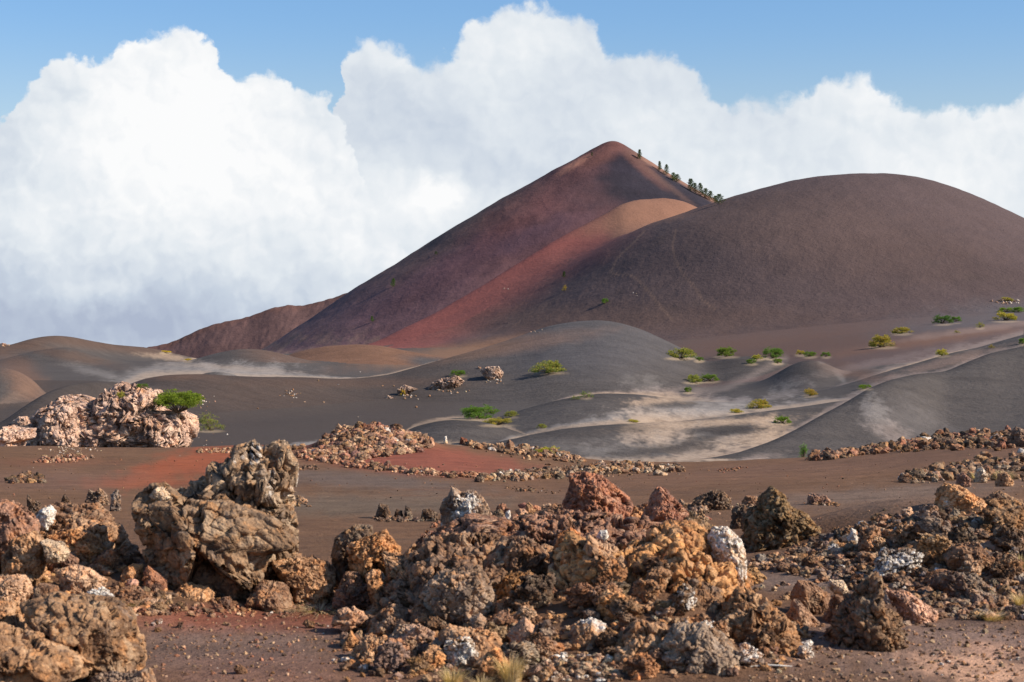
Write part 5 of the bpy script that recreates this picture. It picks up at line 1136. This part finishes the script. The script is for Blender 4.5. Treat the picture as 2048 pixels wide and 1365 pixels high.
    # dry grass
    def tuft(x,row,w,h,seed,label,D=None,n=260,spread=1.0):
        g=ground_at(x,row) if D is None else ((x-1024)/F*D,D,None)
        X,Y,_=g; Z=ground_z(X,Y); rs=np.random.RandomState(seed); V=[];Fq=[];C=[]
        W_=w/F*Y; H_=h/F*Y
        for k in range(n):
            az=rs.uniform(0,6.283); r0=W_*.22*math.sqrt(rs.uniform()); b=np.array([math.cos(az)*r0,math.sin(az)*r0,-.01]); L=H_*rs.uniform(.45,1.15); out=np.array([math.cos(az),math.sin(az),0])*W_*rs.uniform(.05,.5)*spread
            sd=np.array([-math.sin(az),math.cos(az),0])*rs.uniform(.0012,.0026)*(Y/10); o=len(V)
            for q in (0,.35,.7,1.0):
                p=b+np.array([0,0,1])*L*(q-.25*q*q*spread)+out*q*q; ww=(1-q*.85); V+= [p-sd*ww,p+sd*ww]
            for q in range(3): Fq.append((o+2*q,o+2*q+1,o+2*q+3,o+2*q+2))
            c=np.array([.58,.44,.27])*rs.uniform(.6,1.25); C+= [np.append(c,1)]*8
        me=mesh_from('dry_grass_tuft',np.array(V),np.array(Fq),MG,False); a=me.attributes.new('leaf','FLOAT_COLOR','POINT'); a.data.foreach_set('color',np.array(C,np.float32).reshape(-1))
        t=bpy.data.objects.new('dry_grass_tuft',me); COL.objects.link(t); t.location=(X,Y,Z); tag(t,label,'grass tuft','dry grass tufts among the rocks')
    tuft(1022,1372,90,70,41,'tall straw coloured tuft at the bottom edge below the pinkish tan boulder',D=9.45,n=420)
    tuft(905,1384,80,50,42,'straw tuft at the bottom edge left of the tall one',D=9.4,n=320)
    tuft(965,1388,70,40,46,'short straw tuft between the two at the bottom edge',D=9.3,n=200)
    tuft(1985,1240,80,24,43,'straw tuft at the foot of the lowest boulder of the right mound')
    tuft(2044,1150,60,56,44,'tall golden tuft at the right border on the mound',n=340)
    tuft(2044,1215,56,40,45,'golden tuft at the right border below the tall golden one')
    tuft(640,1222,130,22,47,'flattened pale straw at the foot of the reddish brown block',n=200,spread=2.)
    tuft(262,1212,80,26,48,'straw wisps in the cleft of the left pile',n=140,spread=1.6)
    tuft(2010,968,60,34,49,'pale straw tuft in the upper rubble band on the right',n=200)
    tuft(1955,962,40,26,50,'small straw tuft in front of the white peaked stone of the upper band',n=140)
    
    # the pale stick on the open soil
    g=ground_at(1540,1337); X,Y,Z=g
    st=tubes_mesh('stick',[((-.1,0,.004),(-.03,.01,.012),.004,.006),((-.03,.01,.012),(.05,.004,.010),.006,.005),((.05,.004,.010),(.115,.02,.004),.005,.002)],None,7)
    m=bpy.data.materials.new('bleached_wood'); m.use_nodes=True; t=NT(m.node_tree); b=t.n['Principled BSDF']; geo=t.node('ShaderNodeNewGeometry'); t.put(b.inputs['Base Color'],t.mix(t.noise(geo.outputs['Position'],60,3,.6),(.42,.36,.30),(.72,.66,.58))); b.inputs['Roughness'].default_value=.9
    st.materials.append(m); o=bpy.data.objects.new('stick',st); COL.objects.link(o); o.location=(X,Y,Z+.004); tag(o,'thin bleached stick lying on the open soil at the bottom','stick')
    print('plants',time.time()-T0)

# pale blown sand caught under each shrub
for (x,row,w,h,v,tn,label) in SHR:
    if label and w>15 and row<870: lerp(el(x,row+.5,w*.56,3.2,0,.7,.12,dmin=66,dmax=420)*.5,S(190,164,132,ALB))
build_land(); heroes(); fillers(); rubble(); outcrops(); shrubs()
